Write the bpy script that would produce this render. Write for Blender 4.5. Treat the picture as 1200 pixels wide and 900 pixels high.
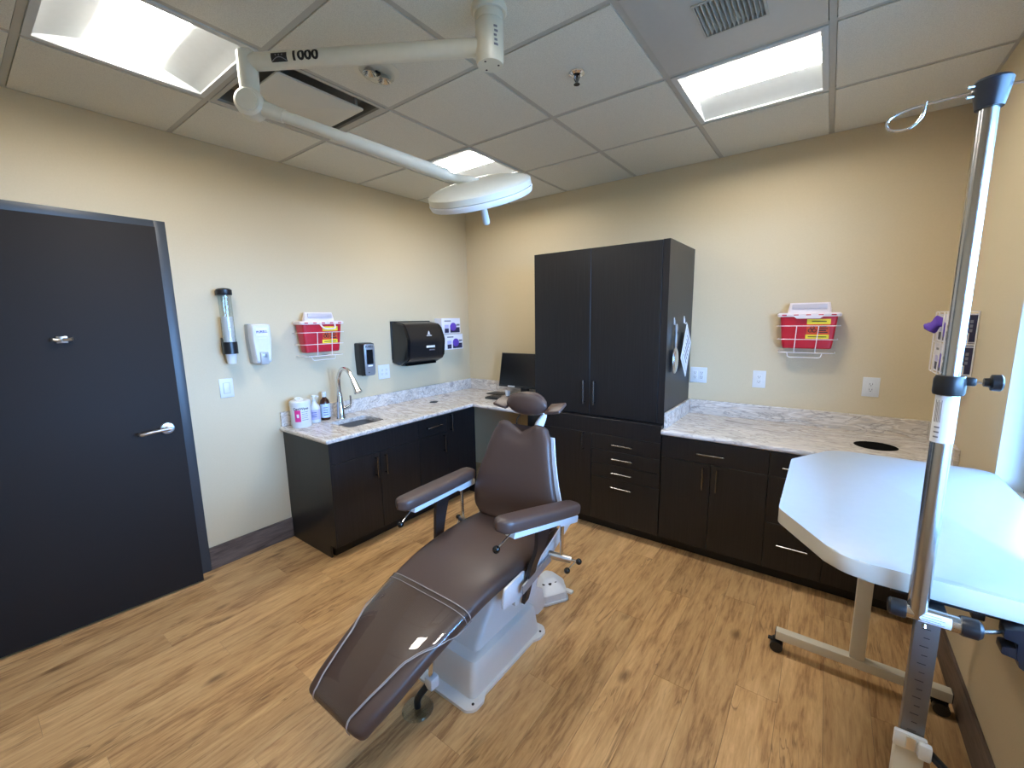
import bpy, bmesh, math, random
from mathutils import Vector, Matrix, Euler
random.seed(7)
for o in list(bpy.data.objects): bpy.data.objects.remove(o)
S = bpy.context.scene
COL = S.collection
R_ = math.radians

# ------------------------------------------------------------------ camera
F_PX = 494.407
CAM = Vector((3.0962, -3.3906, 1.5807)); YAW, PITCH, ROLL = 0.6411, -0.1536, -0.0167
_f = Vector((-math.sin(YAW)*math.cos(PITCH), math.cos(YAW)*math.cos(PITCH), math.sin(PITCH)))
_r = Vector((math.cos(YAW), math.sin(YAW), 0)); _u = _r.cross(_f)
_r2 = math.cos(ROLL)*_r + math.sin(ROLL)*_u; _u2 = -math.sin(ROLL)*_r + math.cos(ROLL)*_u
cd = bpy.data.cameras.new('camera'); cam = bpy.data.objects.new('camera', cd); COL.objects.link(cam)
cd.sensor_fit = 'HORIZONTAL'; cd.sensor_width = 36.0; cd.lens = F_PX*36.0/1200.0; cd.clip_start = 0.02
M4 = Matrix((_r2, _u2, -_f)).transposed().to_4x4(); M4.translation = CAM
cam.matrix_world = M4
S.camera = cam

# ------------------------------------------------------------------ world, daylight, exposure
TROFFER_EMIT = 45.0
SKY_STRENGTH = 52.0
w = bpy.data.worlds.new('daylight_sky'); S.world = w; w.use_nodes = True
bg = w.node_tree.nodes['Background']; bg.inputs[0].default_value = (0.23, 0.49, 1.0, 1); bg.inputs[1].default_value = SKY_STRENGTH
S.view_settings.view_transform = 'Standard'; S.view_settings.look = 'None'
S.view_settings.gamma = 1.0; S.view_settings.use_curve_mapping = False
S.view_settings.exposure = 0.0
S.cycles.use_denoising = True
S.cycles.max_bounces = 10; S.cycles.diffuse_bounces = 6; S.cycles.glossy_bounces = 5; S.cycles.transparent_max_bounces = 16
S.cycles.sample_clamp_indirect = 6.0
S.cycles.caustics_reflective = False; S.cycles.caustics_refractive = False

# room dimensions
H = 2.661; W = 3.632; YB = -4.30
WIN_Y0, WIN_Y1, WIN_Z0, WIN_Z1 = -3.0, -1.14, 0.92, 2.25
pl = bpy.data.lights.new('window_portal', 'AREA'); pl.shape = 'RECTANGLE'
pl.size = WIN_Z1-WIN_Z0; pl.size_y = WIN_Y1-WIN_Y0; pl.cycles.is_portal = True
po = bpy.data.objects.new('window_portal', pl); COL.objects.link(po)
po.location = (W+0.13, (WIN_Y0+WIN_Y1)/2, (WIN_Z0+WIN_Z1)/2); po.rotation_euler = (0, R_(90), 0)

# ------------------------------------------------------------------ materials
def new_mat(name):
    m = bpy.data.materials.new(name); m.use_nodes = True
    nt = m.node_tree; b = nt.nodes['Principled BSDF']
    return m, nt, b
def L(nt, a, b): nt.links.new(a, b)
def mat(name, col, rough=0.5, metal=0.0, spec=0.5, noise=0.04, nscale=40.0, bump=0.0, coat=0.0):
    m, nt, b = new_mat(name)
    b.inputs['Roughness'].default_value = rough; b.inputs['Metallic'].default_value = metal
    b.inputs['Specular IOR Level'].default_value = spec; b.inputs['Coat Weight'].default_value = coat
    tc = nt.nodes.new('ShaderNodeTexCoord'); n = nt.nodes.new('ShaderNodeTexNoise')
    n.inputs['Scale'].default_value = nscale; n.inputs['Detail'].default_value = 3
    L(nt, tc.outputs['Object'], n.inputs['Vector'])
    mx = nt.nodes.new('ShaderNodeMix'); mx.data_type = 'RGBA'
    mx.inputs[6].default_value = (*[max(0, c*(1-noise)) for c in col], 1); mx.inputs[7].default_value = (*[min(1, c*(1+noise)) for c in col], 1)
    L(nt, n.outputs['Fac'], mx.inputs[0]); L(nt, mx.outputs[2], b.inputs['Base Color'])
    if bump:
        bp = nt.nodes.new('ShaderNodeBump'); bp.inputs['Strength'].default_value = bump; bp.inputs['Distance'].default_value = 0.002
        L(nt, n.outputs['Fac'], bp.inputs['Height']); L(nt, bp.outputs[0], b.inputs['Normal'])
    return m
def emit_mat(name, col, st):
    m, nt, b = new_mat(name)
    b.inputs['Base Color'].default_value = (0.9, 0.9, 0.9, 1)
    b.inputs['Emission Color'].default_value = (*col, 1); b.inputs['Emission Strength'].default_value = st
    return m
def film_mat(name, tint, ior=1.45, rough=0.03, gain=1.0):
    """thin clear sheet: transparent with a Fresnel surface reflection"""
    m = bpy.data.materials.new(name); m.use_nodes = True; nt = m.node_tree; nt.nodes.clear()
    o = nt.nodes.new('ShaderNodeOutputMaterial'); mx = nt.nodes.new('ShaderNodeMixShader')
    t = nt.nodes.new('ShaderNodeBsdfTransparent'); g = nt.nodes.new('ShaderNodeBsdfGlossy'); lw = nt.nodes.new('ShaderNodeLayerWeight'); lw.inputs[0].default_value = 0.5; fr = nt.nodes.new('ShaderNodeMath'); fr.operation = 'POWER'; fr.inputs[1].default_value = 4.0; L(nt, lw.outputs['Facing'], fr.inputs[0])
    t.inputs[0].default_value = (*tint, 1); g.inputs['Roughness'].default_value = rough; f0 = ((ior-1)/(ior+1))**2
    mu = nt.nodes.new('ShaderNodeMath'); mu.operation = 'MULTIPLY_ADD'; mu.inputs[1].default_value = 0.85*gain; mu.inputs[2].default_value = f0*gain; mu.use_clamp = True
    L(nt, fr.outputs[0], mu.inputs[0]); L(nt, mu.outputs[0], mx.inputs[0]); L(nt, t.outputs[0], mx.inputs[1]); L(nt, g.outputs[0], mx.inputs[2]); L(nt, mx.outputs[0], o.inputs[0])
    return m
def srgb(r, g, b):
    f = lambda c: (c/255/12.92) if c/255 <= 0.04045 else ((c/255+0.055)/1.055)**2.4
    return (f(r), f(g), f(b))

def wall_mat():
    m, nt, b = new_mat('beige_wall_paint'); b.inputs['Roughness'].default_value = 0.55; b.inputs['Specular IOR Level'].default_value = 0.3
    tc = nt.nodes.new('ShaderNodeTexCoord'); n = nt.nodes.new('ShaderNodeTexNoise'); n.inputs['Scale'].default_value = 140; n.inputs['Detail'].default_value = 4
    L(nt, tc.outputs['Object'], n.inputs['Vector'])
    r = nt.nodes.new('ShaderNodeValToRGB'); c = srgb(206, 190, 158)
    r.color_ramp.elements[0].color = (*[x*0.96 for x in c], 1); r.color_ramp.elements[1].color = (*[x*1.04 for x in c], 1)
    L(nt, n.outputs['Fac'], r.inputs[0]); L(nt, r.outputs[0], b.inputs['Base Color'])
    bp = nt.nodes.new('ShaderNodeBump'); bp.inputs['Strength'].default_value = 0.25; bp.inputs['Distance'].default_value = 0.0015
    L(nt, n.outputs['Fac'], bp.inputs['Height']); L(nt, bp.outputs[0], b.inputs['Normal'])
    return m
def plank_mat(name, dark, mid, light, rough=0.42, knots=True, var=0.22):
    m, nt, b = new_mat(name); b.inputs['Roughness'].default_value = rough; b.inputs['Specular IOR Level'].default_value = 0.4
    N = nt.nodes.new
    tc = N('ShaderNodeTexCoord'); oi = N('ShaderNodeObjectInfo')
    ad = N('ShaderNodeVectorMath'); ad.operation = 'MULTIPLY_ADD'; ad.inputs[1].default_value = (1, 1, 1)
    cm = N('ShaderNodeCombineXYZ'); mm = N('ShaderNodeMath'); mm.operation = 'MULTIPLY'; mm.inputs[1].default_value = 91.0
    L(nt, oi.outputs['Random'], mm.inputs[0]); L(nt, mm.outputs[0], cm.inputs[0]); L(nt, mm.outputs[0], cm.inputs[1]); L(nt, mm.outputs[0], cm.inputs[2])
    L(nt, tc.outputs['Object'], ad.inputs[0]); L(nt, cm.outputs[0], ad.inputs[2])
    def noise(scale, detail, dist, sc):
        mp = N('ShaderNodeMapping'); mp.inputs['Scale'].default_value = sc; L(nt, ad.outputs[0], mp.inputs['Vector'])
        n = N('ShaderNodeTexNoise'); n.inputs['Scale'].default_value = scale; n.inputs['Detail'].default_value = detail; n.inputs['Distortion'].default_value = dist
        n.inputs['Roughness'].default_value = 0.62
        L(nt, mp.outputs[0], n.inputs['Vector']); return n
    broad = noise(1.0, 6, 0.9, (9, 1.5, 9)); fine = noise(1.0, 6, 0.5, (80, 8, 80)); streak = noise(1.0, 3, 0.8, (16, 1.6, 16)); mask = noise(1.0, 2, 0.0, (5, 2.5, 5))
    r = N('ShaderNodeValToRGB'); e = r.color_ramp.elements
    e[0].position = 0.30; e[0].color = (*dark, 1); e[1].position = 0.74; e[1].color = (*light, 1); k = e.new(0.48); k.color = (*mid, 1)
    mixf = N('ShaderNodeMath'); mixf.operation = 'MULTIPLY_ADD'; mixf.inputs[1].default_value = 0.8
    L(nt, fine.outputs['Fac'], mixf.inputs[0])
    sub = N('ShaderNodeMath'); sub.operation = 'SUBTRACT'; sub.inputs[1].default_value = 0.40; L(nt, broad.outputs['Fac'], sub.inputs[0]); L(nt, sub.outputs[0], mixf.inputs[2])
    L(nt, mixf.outputs[0], r.inputs[0])
    # dark streaks
    sr = N('ShaderNodeValToRGB'); sr.color_ramp.elements[0].position = 0.478; sr.color_ramp.elements[0].color = (0, 0, 0, 1); sr.color_ramp.elements[1].position = 0.522; sr.color_ramp.elements[1].color = (0, 0, 0, 1); sk = sr.color_ramp.elements.new(0.5); sk.color = (1, 1, 1, 1)
    mr = N('ShaderNodeValToRGB'); mr.color_ramp.elements[0].position = 0.54; mr.color_ramp.elements[1].position = 0.64; L(nt, mask.outputs['Fac'], mr.inputs[0])
    L(nt, streak.outputs['Fac'], sr.inputs[0])
    m1 = N('ShaderNodeMix'); m1.data_type = 'RGBA'; m1.inputs[7].default_value = (*[c*0.55 for c in dark], 1)
    s2 = N('ShaderNodeMath'); s2.operation = 'MULTIPLY'; s2.inputs[1].default_value = 0.75; sm = N('ShaderNodeMath'); sm.operation = 'MULTIPLY'; L(nt, sr.outputs[0], sm.inputs[0]); L(nt, mr.outputs[0], sm.inputs[1]); L(nt, sm.outputs[0], s2.inputs[0]); L(nt, s2.outputs[0], m1.inputs[0]); L(nt, r.outputs[0], m1.inputs[6])
    last = m1.outputs[2]
    if knots:
        mp = N('ShaderNodeMapping'); mp.inputs['Scale'].default_value = (6.5, 3.4, 6.5); L(nt, ad.outputs[0], mp.inputs['Vector'])
        wn = N('ShaderNodeMix'); wn.data_type = 'RGBA'; wn.inputs[0].default_value = 0.16; L(nt, mp.outputs[0], wn.inputs[6]); L(nt, fine.outputs['Color'], wn.inputs[7])
        v = N('ShaderNodeTexVoronoi'); v.inputs['Scale'].default_value = 1.0; L(nt, wn.outputs[2], v.inputs['Vector'])
        kr = N('ShaderNodeValToRGB'); kr.color_ramp.elements[0].position = 0.04; kr.color_ramp.elements[0].color = (1, 1, 1, 1); kr.color_ramp.elements[1].position = 0.16; kr.color_ramp.elements[1].color = (0, 0, 0, 1)
        L(nt, v.outputs['Distance'], kr.inputs[0])
        m2 = N('ShaderNodeMix'); m2.data_type = 'RGBA'; m2.inputs[7].default_value = (*[c*0.5 for c in dark], 1)
        s3 = N('ShaderNodeMath'); s3.operation = 'MULTIPLY'; s3.inputs[1].default_value = 0.85; L(nt, kr.outputs[0], s3.inputs[0]); L(nt, s3.outputs[0], m2.inputs[0]); L(nt, last, m2.inputs[6]); last = m2.outputs[2]
    # board to board tone
    hv = N('ShaderNodeHueSaturation'); vm = N('ShaderNodeMath'); vm.operation = 'MULTIPLY_ADD'; vm.inputs[1].default_value = var; vm.inputs[2].default_value = 1-var/2
    L(nt, oi.outputs['Random'], vm.inputs[0]); L(nt, vm.outputs[0], hv.inputs['Value']); L(nt, last, hv.inputs['Color']); L(nt, hv.outputs[0], b.inputs['Base Color'])
    bp = N('ShaderNodeBump'); bp.inputs['Strength'].default_value = 0.12; bp.inputs['Distance'].default_value = 0.001; L(nt, fine.outputs['Fac'], bp.inputs['Height']); L(nt, bp.outputs[0], b.inputs['Normal'])
    return m
def stone_mat():
    m, nt, b = new_mat('veined_quartz'); b.inputs['Roughness'].default_value = 0.16; b.inputs['Specular IOR Level'].default_value = 0.5
    N = nt.nodes.new
    tc = N('ShaderNodeTexCoord'); mp = N('ShaderNodeMapping'); mp.inputs['Rotation'].default_value = (0.3, 0.1, 0.25); mp.inputs['Scale'].default_value = (2.4, 8.5, 9.0)
    ge = N('ShaderNodeNewGeometry')
    L(nt, ge.outputs['Position'], mp.inputs['Vector'])
    n0 = N('ShaderNodeTexNoise'); n0.inputs['Scale'].default_value = 0.9; n0.inputs['Detail'].default_value = 5; n0.inputs['Distortion'].default_value = 1.6; L(nt, mp.outputs[0], n0.inputs['Vector'])
    r = N('ShaderNodeValToRGB'); E = r.color_ramp.elements
    E[0].position = 0.30; E[0].color = (*srgb(172, 164, 159), 1); E[1].position = 0.75; E[1].color = (*srgb(206, 198, 190), 1)
    for p, c in ((0.40, srgb(214, 207, 199)), (0.46, srgb(200, 191, 181)), (0.50, srgb(226, 220, 213)), (0.56, srgb(208, 197, 184)), (0.60, srgb(190, 183, 177)), (0.64, srgb(226, 221, 215))):
        k = E.new(p); k.color = (*c, 1)
    L(nt, n0.outputs['Fac'], r.inputs[0])
    n1 = N('ShaderNodeTexNoise'); n1.inputs['Scale'].default_value = 1.3; n1.inputs['Detail'].default_value = 6; n1.inputs['Distortion'].default_value = 2.6; L(nt, mp.outputs[0], n1.inputs['Vector'])
    vr = N('ShaderNodeValToRGB'); V = vr.color_ramp.elements; V[0].position = 0.475; V[0].color = (0, 0, 0, 1); V[1].position = 0.54; V[1].color = (0, 0, 0, 1); k = V.new(0.505); k.color = (1, 1, 1, 1)
    L(nt, n1.outputs['Fac'], vr.inputs[0])
    mx = N('ShaderNodeMix'); mx.data_type = 'RGBA'; mx.inputs[7].default_value = (*srgb(112, 104, 102), 1)
    s = N('ShaderNodeMath'); s.operation = 'MULTIPLY'; s.inputs[1].default_value = 0.5; L(nt, vr.outputs[0], s.inputs[0]); L(nt, s.outputs[0], mx.inputs[0]); L(nt, r.outputs[0], mx.inputs[6]); L(nt, mx.outputs[2], b.inputs['Base Color'])
    return m
def laminate_mat(name, c0, c1, rough=0.36):
    m, nt, b = new_mat(name); b.inputs['Roughness'].default_value = rough; b.inputs['Specular IOR Level'].default_value = 0.45
    N = nt.nodes.new; tc = N('ShaderNodeTexCoord'); mp = N('ShaderNodeMapping'); mp.inputs['Scale'].default_value = (140, 140, 3.0)
    ge = N('ShaderNodeNewGeometry'); L(nt, ge.outputs['Position'], mp.inputs['Vector'])
    n = N('ShaderNodeTexNoise'); n.inputs['Scale'].default_value = 1; n.inputs['Detail'].default_value = 3; L(nt, mp.outputs[0], n.inputs['Vector'])
    r = N('ShaderNodeValToRGB'); r.color_ramp.elements[0].position = 0.35; r.color_ramp.elements[0].color = (*c0, 1); r.color_ramp.elements[1].position = 0.7; r.color_ramp.elements[1].color = (*c1, 1)
    L(nt, n.outputs['Fac'], r.inputs[0]); L(nt, r.outputs[0], b.inputs['Base Color'])
    bp = N('ShaderNodeBump'); bp.inputs['Strength'].default_value = 0.15; bp.inputs['Distance'].default_value = 0.0006; L(nt, n.outputs['Fac'], bp.inputs['Height']); L(nt, bp.outputs[0], b.inputs['Normal'])
    return m
def tile_mat():
    m, nt, b = new_mat('ceiling_tile_fibre'); b.inputs['Roughness'].default_value = 0.9; b.inputs['Specular IOR Level'].default_value = 0.1
    N = nt.nodes.new; tc = N('ShaderNodeTexCoord'); n = N('ShaderNodeTexNoise'); n.inputs['Scale'].default_value = 320; n.inputs['Detail'].default_value = 3
    L(nt, tc.outputs['Object'], n.inputs['Vector'])
    r = N('ShaderNodeValToRGB'); r.color_ramp.elements[0].position = 0.3; r.color_ramp.elements[0].color = (*srgb(200, 199, 190), 1); r.color_ramp.elements[1].position = 0.6; r.color_ramp.elements[1].color = (*srgb(220, 219, 209), 1)
    L(nt, n.outputs['Fac'], r.inputs[0]); L(nt, r.outputs[0], b.inputs['Base Color'])
    bp = N('ShaderNodeBump'); bp.inputs['Strength'].default_value = 0.3; bp.inputs['Distance'].default_value = 0.001; L(nt, n.outputs['Fac'], bp.inputs['Height']); L(nt, bp.outputs[0], b.inputs['Normal'])
    return m

MT = {}
MT['wall'] = wall_mat()
MT['plank'] = plank_mat('oak_plank', srgb(152, 114, 76), srgb(192, 153, 106), srgb(214, 177, 128))
MT['baseboard'] = plank_mat('grey_brown_vinyl_base', srgb(70, 60, 54), srgb(98, 84, 76), srgb(116, 101, 92), 0.5, False, 0.0)
MT['stone'] = stone_mat()
MT['cab'] = laminate_mat('espresso_laminate', srgb(20, 19, 20), srgb(32, 30, 31))
MT['toe'] = mat('black_toe_kick', srgb(22, 19, 18), 0.5)
MT['door'] = mat('charcoal_door_paint', srgb(42, 39, 38), 0.62, spec=0.14, bump=0.05, nscale=300)
MT['frame'] = mat('slate_door_frame_paint', srgb(56, 61, 66), 0.4)
MT['tile'] = tile_mat()
MT['bar'] = mat('grid_white_metal', srgb(176, 174, 166), 0.5)
MT['metal_panel'] = mat('ceiling_metal_panel', srgb(184, 182, 176), 0.3)
MT['reflector'] = mat('troffer_white_enamel', srgb(198, 203, 204), 0.5)
MT['lens'] = emit_mat('troffer_lens', (1.0, 0.94, 0.85), TROFFER_EMIT)
MT['white'] = mat('white_plastic', srgb(216, 217, 216), 0.4)
MT['ivory'] = mat('offwhite_enamel', srgb(210, 208, 193), 0.3)
MT['chairwhite'] = mat('white_painted_steel', srgb(226, 228, 230), 0.32)
MT['ped'] = mat('pedestal_moulded_cover', srgb(220, 220, 218), 0.45, nscale=500, bump=0.1)
MT['leather'] = mat('brown_upholstery_vinyl', srgb(78, 61, 55), 0.40, nscale=90, noise=0.02, bump=0.0)
MT['leather_dark'] = mat('dark_brown_strap', srgb(38, 28, 26), 0.45)
MT['black'] = mat('black_plastic', srgb(26, 26, 28), 0.35)
MT['gloss_black'] = mat('glossy_black_ball', srgb(14, 14, 15), 0.12)
MT['screen'] = mat('dark_screen', srgb(16, 16, 18), 0.25)
MT['chrome'] = mat('chrome', (0.74, 0.74, 0.74), 0.18, 1.0)
MT['nickel'] = mat('brushed_nickel', (0.62, 0.60, 0.57), 0.28, 1.0)
MT['pull'] = mat('dark_steel_pull', (0.2, 0.195, 0.19), 0.26, 1.0)
MT['steel'] = mat('stainless_steel', (0.88, 0.88, 0.88), 0.36, 1.0)
MT['grey_rule'] = mat('grey_anodised_tube', srgb(118, 116, 116), 0.4, 0.6)
MT['table'] = mat('white_table_laminate', srgb(168, 177, 184), 0.35)
MT['table_edge_warm'] = mat('table_edge_warm_lit', srgb(196, 190, 176), 0.4)  # warm room light on the edge is put into this colour
MT['tleg'] = mat('cream_painted_leg', srgb(206, 200, 184), 0.35)
MT['navy'] = mat('navy_plastic', srgb(25, 29, 38), 0.35)
MT['red'] = mat('red_sharps_plastic', srgb(190, 28, 46), 0.35)
MT['cleargrey'] = mat('translucent_white_lid', srgb(226, 214, 214), 0.3)
MT['lidgrey'] = mat('frosted_lid_panel', srgb(196, 186, 188), 0.3)
MT['wire'] = mat('white_coated_wire', srgb(226, 220, 216), 0.4)
MT['yellow'] = mat('yellow_label', srgb(238, 214, 52), 0.5)
MT['orange'] = mat('orange_label', srgb(214, 78, 30), 0.5)
MT['ink'] = mat('black_ink', srgb(22, 22, 24), 0.5)
MT['inkgrey'] = mat('grey_ink', srgb(120, 120, 128), 0.5)
MT['inkwhite'] = mat('white_ink', srgb(225, 225, 225), 0.5)
MT['blueink'] = mat('blue_ink', srgb(40, 56, 130), 0.5)
MT['pink'] = mat('magenta_label', srgb(214, 52, 132), 0.5)
MT['lilac'] = mat('lilac_label', srgb(186, 182, 222), 0.5)
MT['palelabel'] = mat('pale_blue_label', srgb(196, 212, 232), 0.5)
MT['purple'] = mat('purple_nitrile', srgb(96, 62, 168), 0.5)
MT['darknavy'] = mat('navy_card', srgb(38, 36, 66), 0.5)
MT['card'] = mat('white_card', srgb(230, 228, 232), 0.5)
MT['lightgrey'] = mat('light_grey_plastic', srgb(172, 175, 178), 0.35)
MT['silver'] = mat('silver_plastic', srgb(150, 154, 160), 0.3, 0.4)
MT['amber'] = mat('amber_bottle', srgb(58, 26, 18), 0.15)
MT['paper'] = mat('white_paper', srgb(226, 228, 232), 0.6)
MT['clear'] = film_mat('clear_tube_plastic', (0.93, 0.94, 0.93), 1.4, 0.05)
MT['acrylic'] = film_mat('clear_acrylic_disc', (0.80, 0.82, 0.82), 1.6, 0.06, 2.0)
MT['film'] = film_mat('clear_vinyl_cover', (0.93, 0.92, 0.91), 1.5, 0.035, 1.3)
MT['welt'] = mat('clear_welt_piping', srgb(176, 168, 166), 0.25)
MT['glass'] = film_mat('window_glass', (0.97, 0.98, 0.98), 1.45, 0.0)
MT['alu'] = mat('dark_bronze_window_frame', srgb(40, 52, 72), 0.4)
MT['jambwhite'] = mat('white_drywall_return', srgb(216, 216, 212), 0.6)
MT['ground'] = mat('outdoor_ground', srgb(92, 90, 80), 0.9, nscale=3, noise=0.2)
MT['duct_grey'] = mat('grey_duct_paint', srgb(128, 126, 118), 0.7)
MT['pole'] = mat('polished_steel_tube', (0.52, 0.51, 0.50), 0.22, 1.0)
MT['dark_inside'] = mat('dark_duct', srgb(58, 57, 54), 0.8)
MT['void'] = mat('black_hole_shade', srgb(6, 6, 6), 0.9, spec=0.05)  # near-black stands for the shade inside holes and slots
MT['lamplens'] = mat('lamp_front_lens', srgb(214, 222, 228), 0.15)
MT['peg'] = mat('floor_underlay', srgb(60, 44, 30), 0.8)

# ------------------------------------------------------------------ mesh helpers (all in world coordinates)
def BM(): return bmesh.new()
def box(bm, a, b, bev=0.0, seg=2):
    x0, y0, z0 = [min(a[i], b[i]) for i in range(3)]; x1, y1, z1 = [max(a[i], b[i]) for i in range(3)]
    vs = [bm.verts.new(p) for p in ((x0,y0,z0),(x1,y0,z0),(x1,y1,z0),(x0,y1,z0),(x0,y0,z1),(x1,y0,z1),(x1,y1,z1),(x0,y1,z1))]
    fs = [bm.faces.new([vs[i] for i in f]) for f in ((3,2,1,0),(4,5,6,7),(0,1,5,4),(1,2,6,5),(2,3,7,6),(3,0,4,7))]
    if bev > 0:
        es = list({e for f in fs for e in f.edges})
        bmesh.ops.bevel(bm, geom=es, offset=bev, segments=seg, profile=0.5, affect='EDGES')
    return bm
def frame_of(d):
    d = d.normalized(); a = Vector((0,0,1)) if abs(d.z) < 0.9 else Vector((1,0,0))
    u = d.cross(a).normalized(); return u, d.cross(u).normalized()
def loft(bm, rings, closed=True, caps=True):
    V = [[bm.verts.new(p) for p in r] for r in rings]; n = len(V[0])
    for i in range(len(V)-1):
        for j in range(n if closed else n-1):
            k = (j+1) % n
            bm.faces.new((V[i][j], V[i][k], V[i+1][k], V[i+1][j]))
    if caps and closed:
        bm.faces.new(V[0][::-1]); bm.faces.new(V[-1])
    return V
def cyl(bm, p0, p1, r0, r1=None, n=24):
    p0, p1 = Vector(p0), Vector(p1); r1 = r0 if r1 is None else r1
    u, v = frame_of(p1-p0)
    c = [(math.cos(2*math.pi*i/n), math.sin(2*math.pi*i/n)) for i in range(n)]
    loft(bm, [[p0+r0*(a*u+b*v) for a, b in c], [p1+r1*(a*u+b*v) for a, b in c]])
    return bm
def smooth_path(pts, k=6):
    P = [Vector(p) for p in pts]; P = [P[0]*2-P[1]] + P + [P[-1]*2-P[-2]]; out = []
    for i in range(1, len(P)-2):
        for t in range(k):
            t /= k; a, b, c, d = P[i-1:i+3]
            out.append(0.5*((2*b)+(c-a)*t+(2*a-5*b+4*c-d)*t*t+(3*b-a-3*c+d)*t**3))
    out.append(P[-2]); return out
def tube(bm, pts, r, n=8, smooth=0, closed=False, radii=None):
    P = smooth_path(pts, smooth) if smooth else [Vector(p) for p in pts]
    if closed: P = P + [P[0]]
    u, v = frame_of(P[1]-P[0]); rings = []; prev = (P[1]-P[0]).normalized()
    for i, p in enumerate(P):
        t = (P[min(i+1, len(P)-1)]-P[max(i-1, 0)]).normalized()
        q = prev.rotation_difference(t); u = q @ u; v = q @ v; prev = t
        rr = radii(i/(len(P)-1)) if radii else r
        rings.append([p + rr*(math.cos(2*math.pi*j/n)*u + math.sin(2*math.pi*j/n)*v) for j in range(n)])
    loft(bm, rings); return bm
def lathe(bm, c, prof, n=28, mtx=None):
    c = Vector(c); rings = []
    for r, z in prof:
        ring = [Vector((max(r, 1e-4)*math.cos(2*math.pi*j/n), max(r, 1e-4)*math.sin(2*math.pi*j/n), z)) for j in range(n)]
        rings.append([c + (mtx @ p if mtx else p) for p in ring])
    loft(bm, rings); return bm
def ball(bm, c, r, n=16, sc=(1,1,1)):
    k = n//2; c = Vector(c); rings = []
    for i in range(1, k):
        a = math.pi*i/k; rings.append([c+Vector((sc[0]*r*math.sin(a)*math.cos(2*math.pi*j/n), sc[1]*r*math.sin(a)*math.sin(2*math.pi*j/n), -sc[2]*r*math.cos(a))) for j in range(n)])
    V = loft(bm, rings, caps=False)
    b0 = bm.verts.new(c+Vector((0,0,-sc[2]*r))); b1 = bm.verts.new(c+Vector((0,0,sc[2]*r)))
    for j in range(n):
        bm.faces.new((b0, V[0][(j+1)%n], V[0][j])); bm.faces.new((b1, V[-1][j], V[-1][(j+1)%n]))
    return bm
def roundpoly(poly, r, n=5):
    out = []; m = len(poly)
    for i in range(m):
        p = Vector(poly[i]).to_2d(); a = Vector(poly[i-1]).to_2d(); b = Vector(poly[(i+1) % m]).to_2d()
        ri = r[i] if isinstance(r, (list, tuple)) else r
        if ri <= 0: out.append(tuple(p)); continue
        da, db = (a-p).normalized(), (b-p).normalized()
        ang = math.acos(max(-1, min(1, da.dot(db)))); d = min(ri/math.tan(ang/2), (a-p).length*0.49, (b-p).length*0.49)
        s, e = p+da*d, p+db*d
        for k in range(n+1):
            t = k/n; out.append(tuple((1-t)**2*s + 2*t*(1-t)*p + t*t*e))
    return out
def prism(bm, poly, axis, a, b, bev=0.0, seg=2):
    def P(q, t): return {'z': (q[0], q[1], t), 'x': (t, q[0], q[1]), 'y': (q[0], t, q[1])}[axis]
    A = [bm.verts.new(P(q, a)) for q in poly]; B = [bm.verts.new(P(q, b)) for q in poly]; n = len(poly)
    fa = bm.faces.new(A); fb = bm.faces.new(B)
    for i in range(n): bm.faces.new((A[i], A[(i+1)%n], B[(i+1)%n], B[i]))
    if bev > 0:
        bmesh.ops.bevel(bm, geom=list({e for f in (fa, fb) for e in f.edges}), offset=bev, segments=seg, profile=0.5, affect='EDGES')
    return bm
def slab(bm, outer, holes, z0, z1):
    es = []
    for loop in [outer]+holes:
        vs = [bm.verts.new((p[0], p[1], z1)) for p in loop]
        es += [bm.edges.new((vs[i], vs[(i+1) % len(vs)])) for i in range(len(vs))]
    f = bmesh.ops.triangle_fill(bm, use_beauty=True, edges=es)['geom']
    fs = [g for g in f if isinstance(g, bmesh.types.BMFace)]
    ex = bmesh.ops.extrude_face_region(bm, geom=fs)['geom']
    for v in ex:
        if isinstance(v, bmesh.types.BMVert): v.co.z = z0
    return bm
def sweep_edge(bm, path, z0, z1, out=1):
    """half-round nosing along an open xy path; profile bulges to the right of travel"""
    P = [Vector(p) for p in path]; r = (z1-z0)/2; rings = []
    for i, p in enumerate(P):
        d0 = (P[i]-P[i-1]).normalized() if i > 0 else (P[1]-P[0]).normalized()
        d1 = (P[i+1]-P[i]).normalized() if i < len(P)-1 else d0
        n0 = Vector((d0.y, -d0.x)); n1 = Vector((d1.y, -d1.x)); nn = (n0+n1).normalized(); k = 1/max(0.3, nn.dot(n0))
        rings.append([Vector((p.x+nn.x*k*r*0.8*math.sin(math.pi*j/8), p.y+nn.y*k*r*0.8*math.sin(math.pi*j/8), z0+r-r*math.cos(math.pi*j/8))) for j in range(9)])
    loft(bm, rings); return bm
def apply(bm, m): bmesh.ops.transform(bm, matrix=m, verts=bm.verts); return bm

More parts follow.
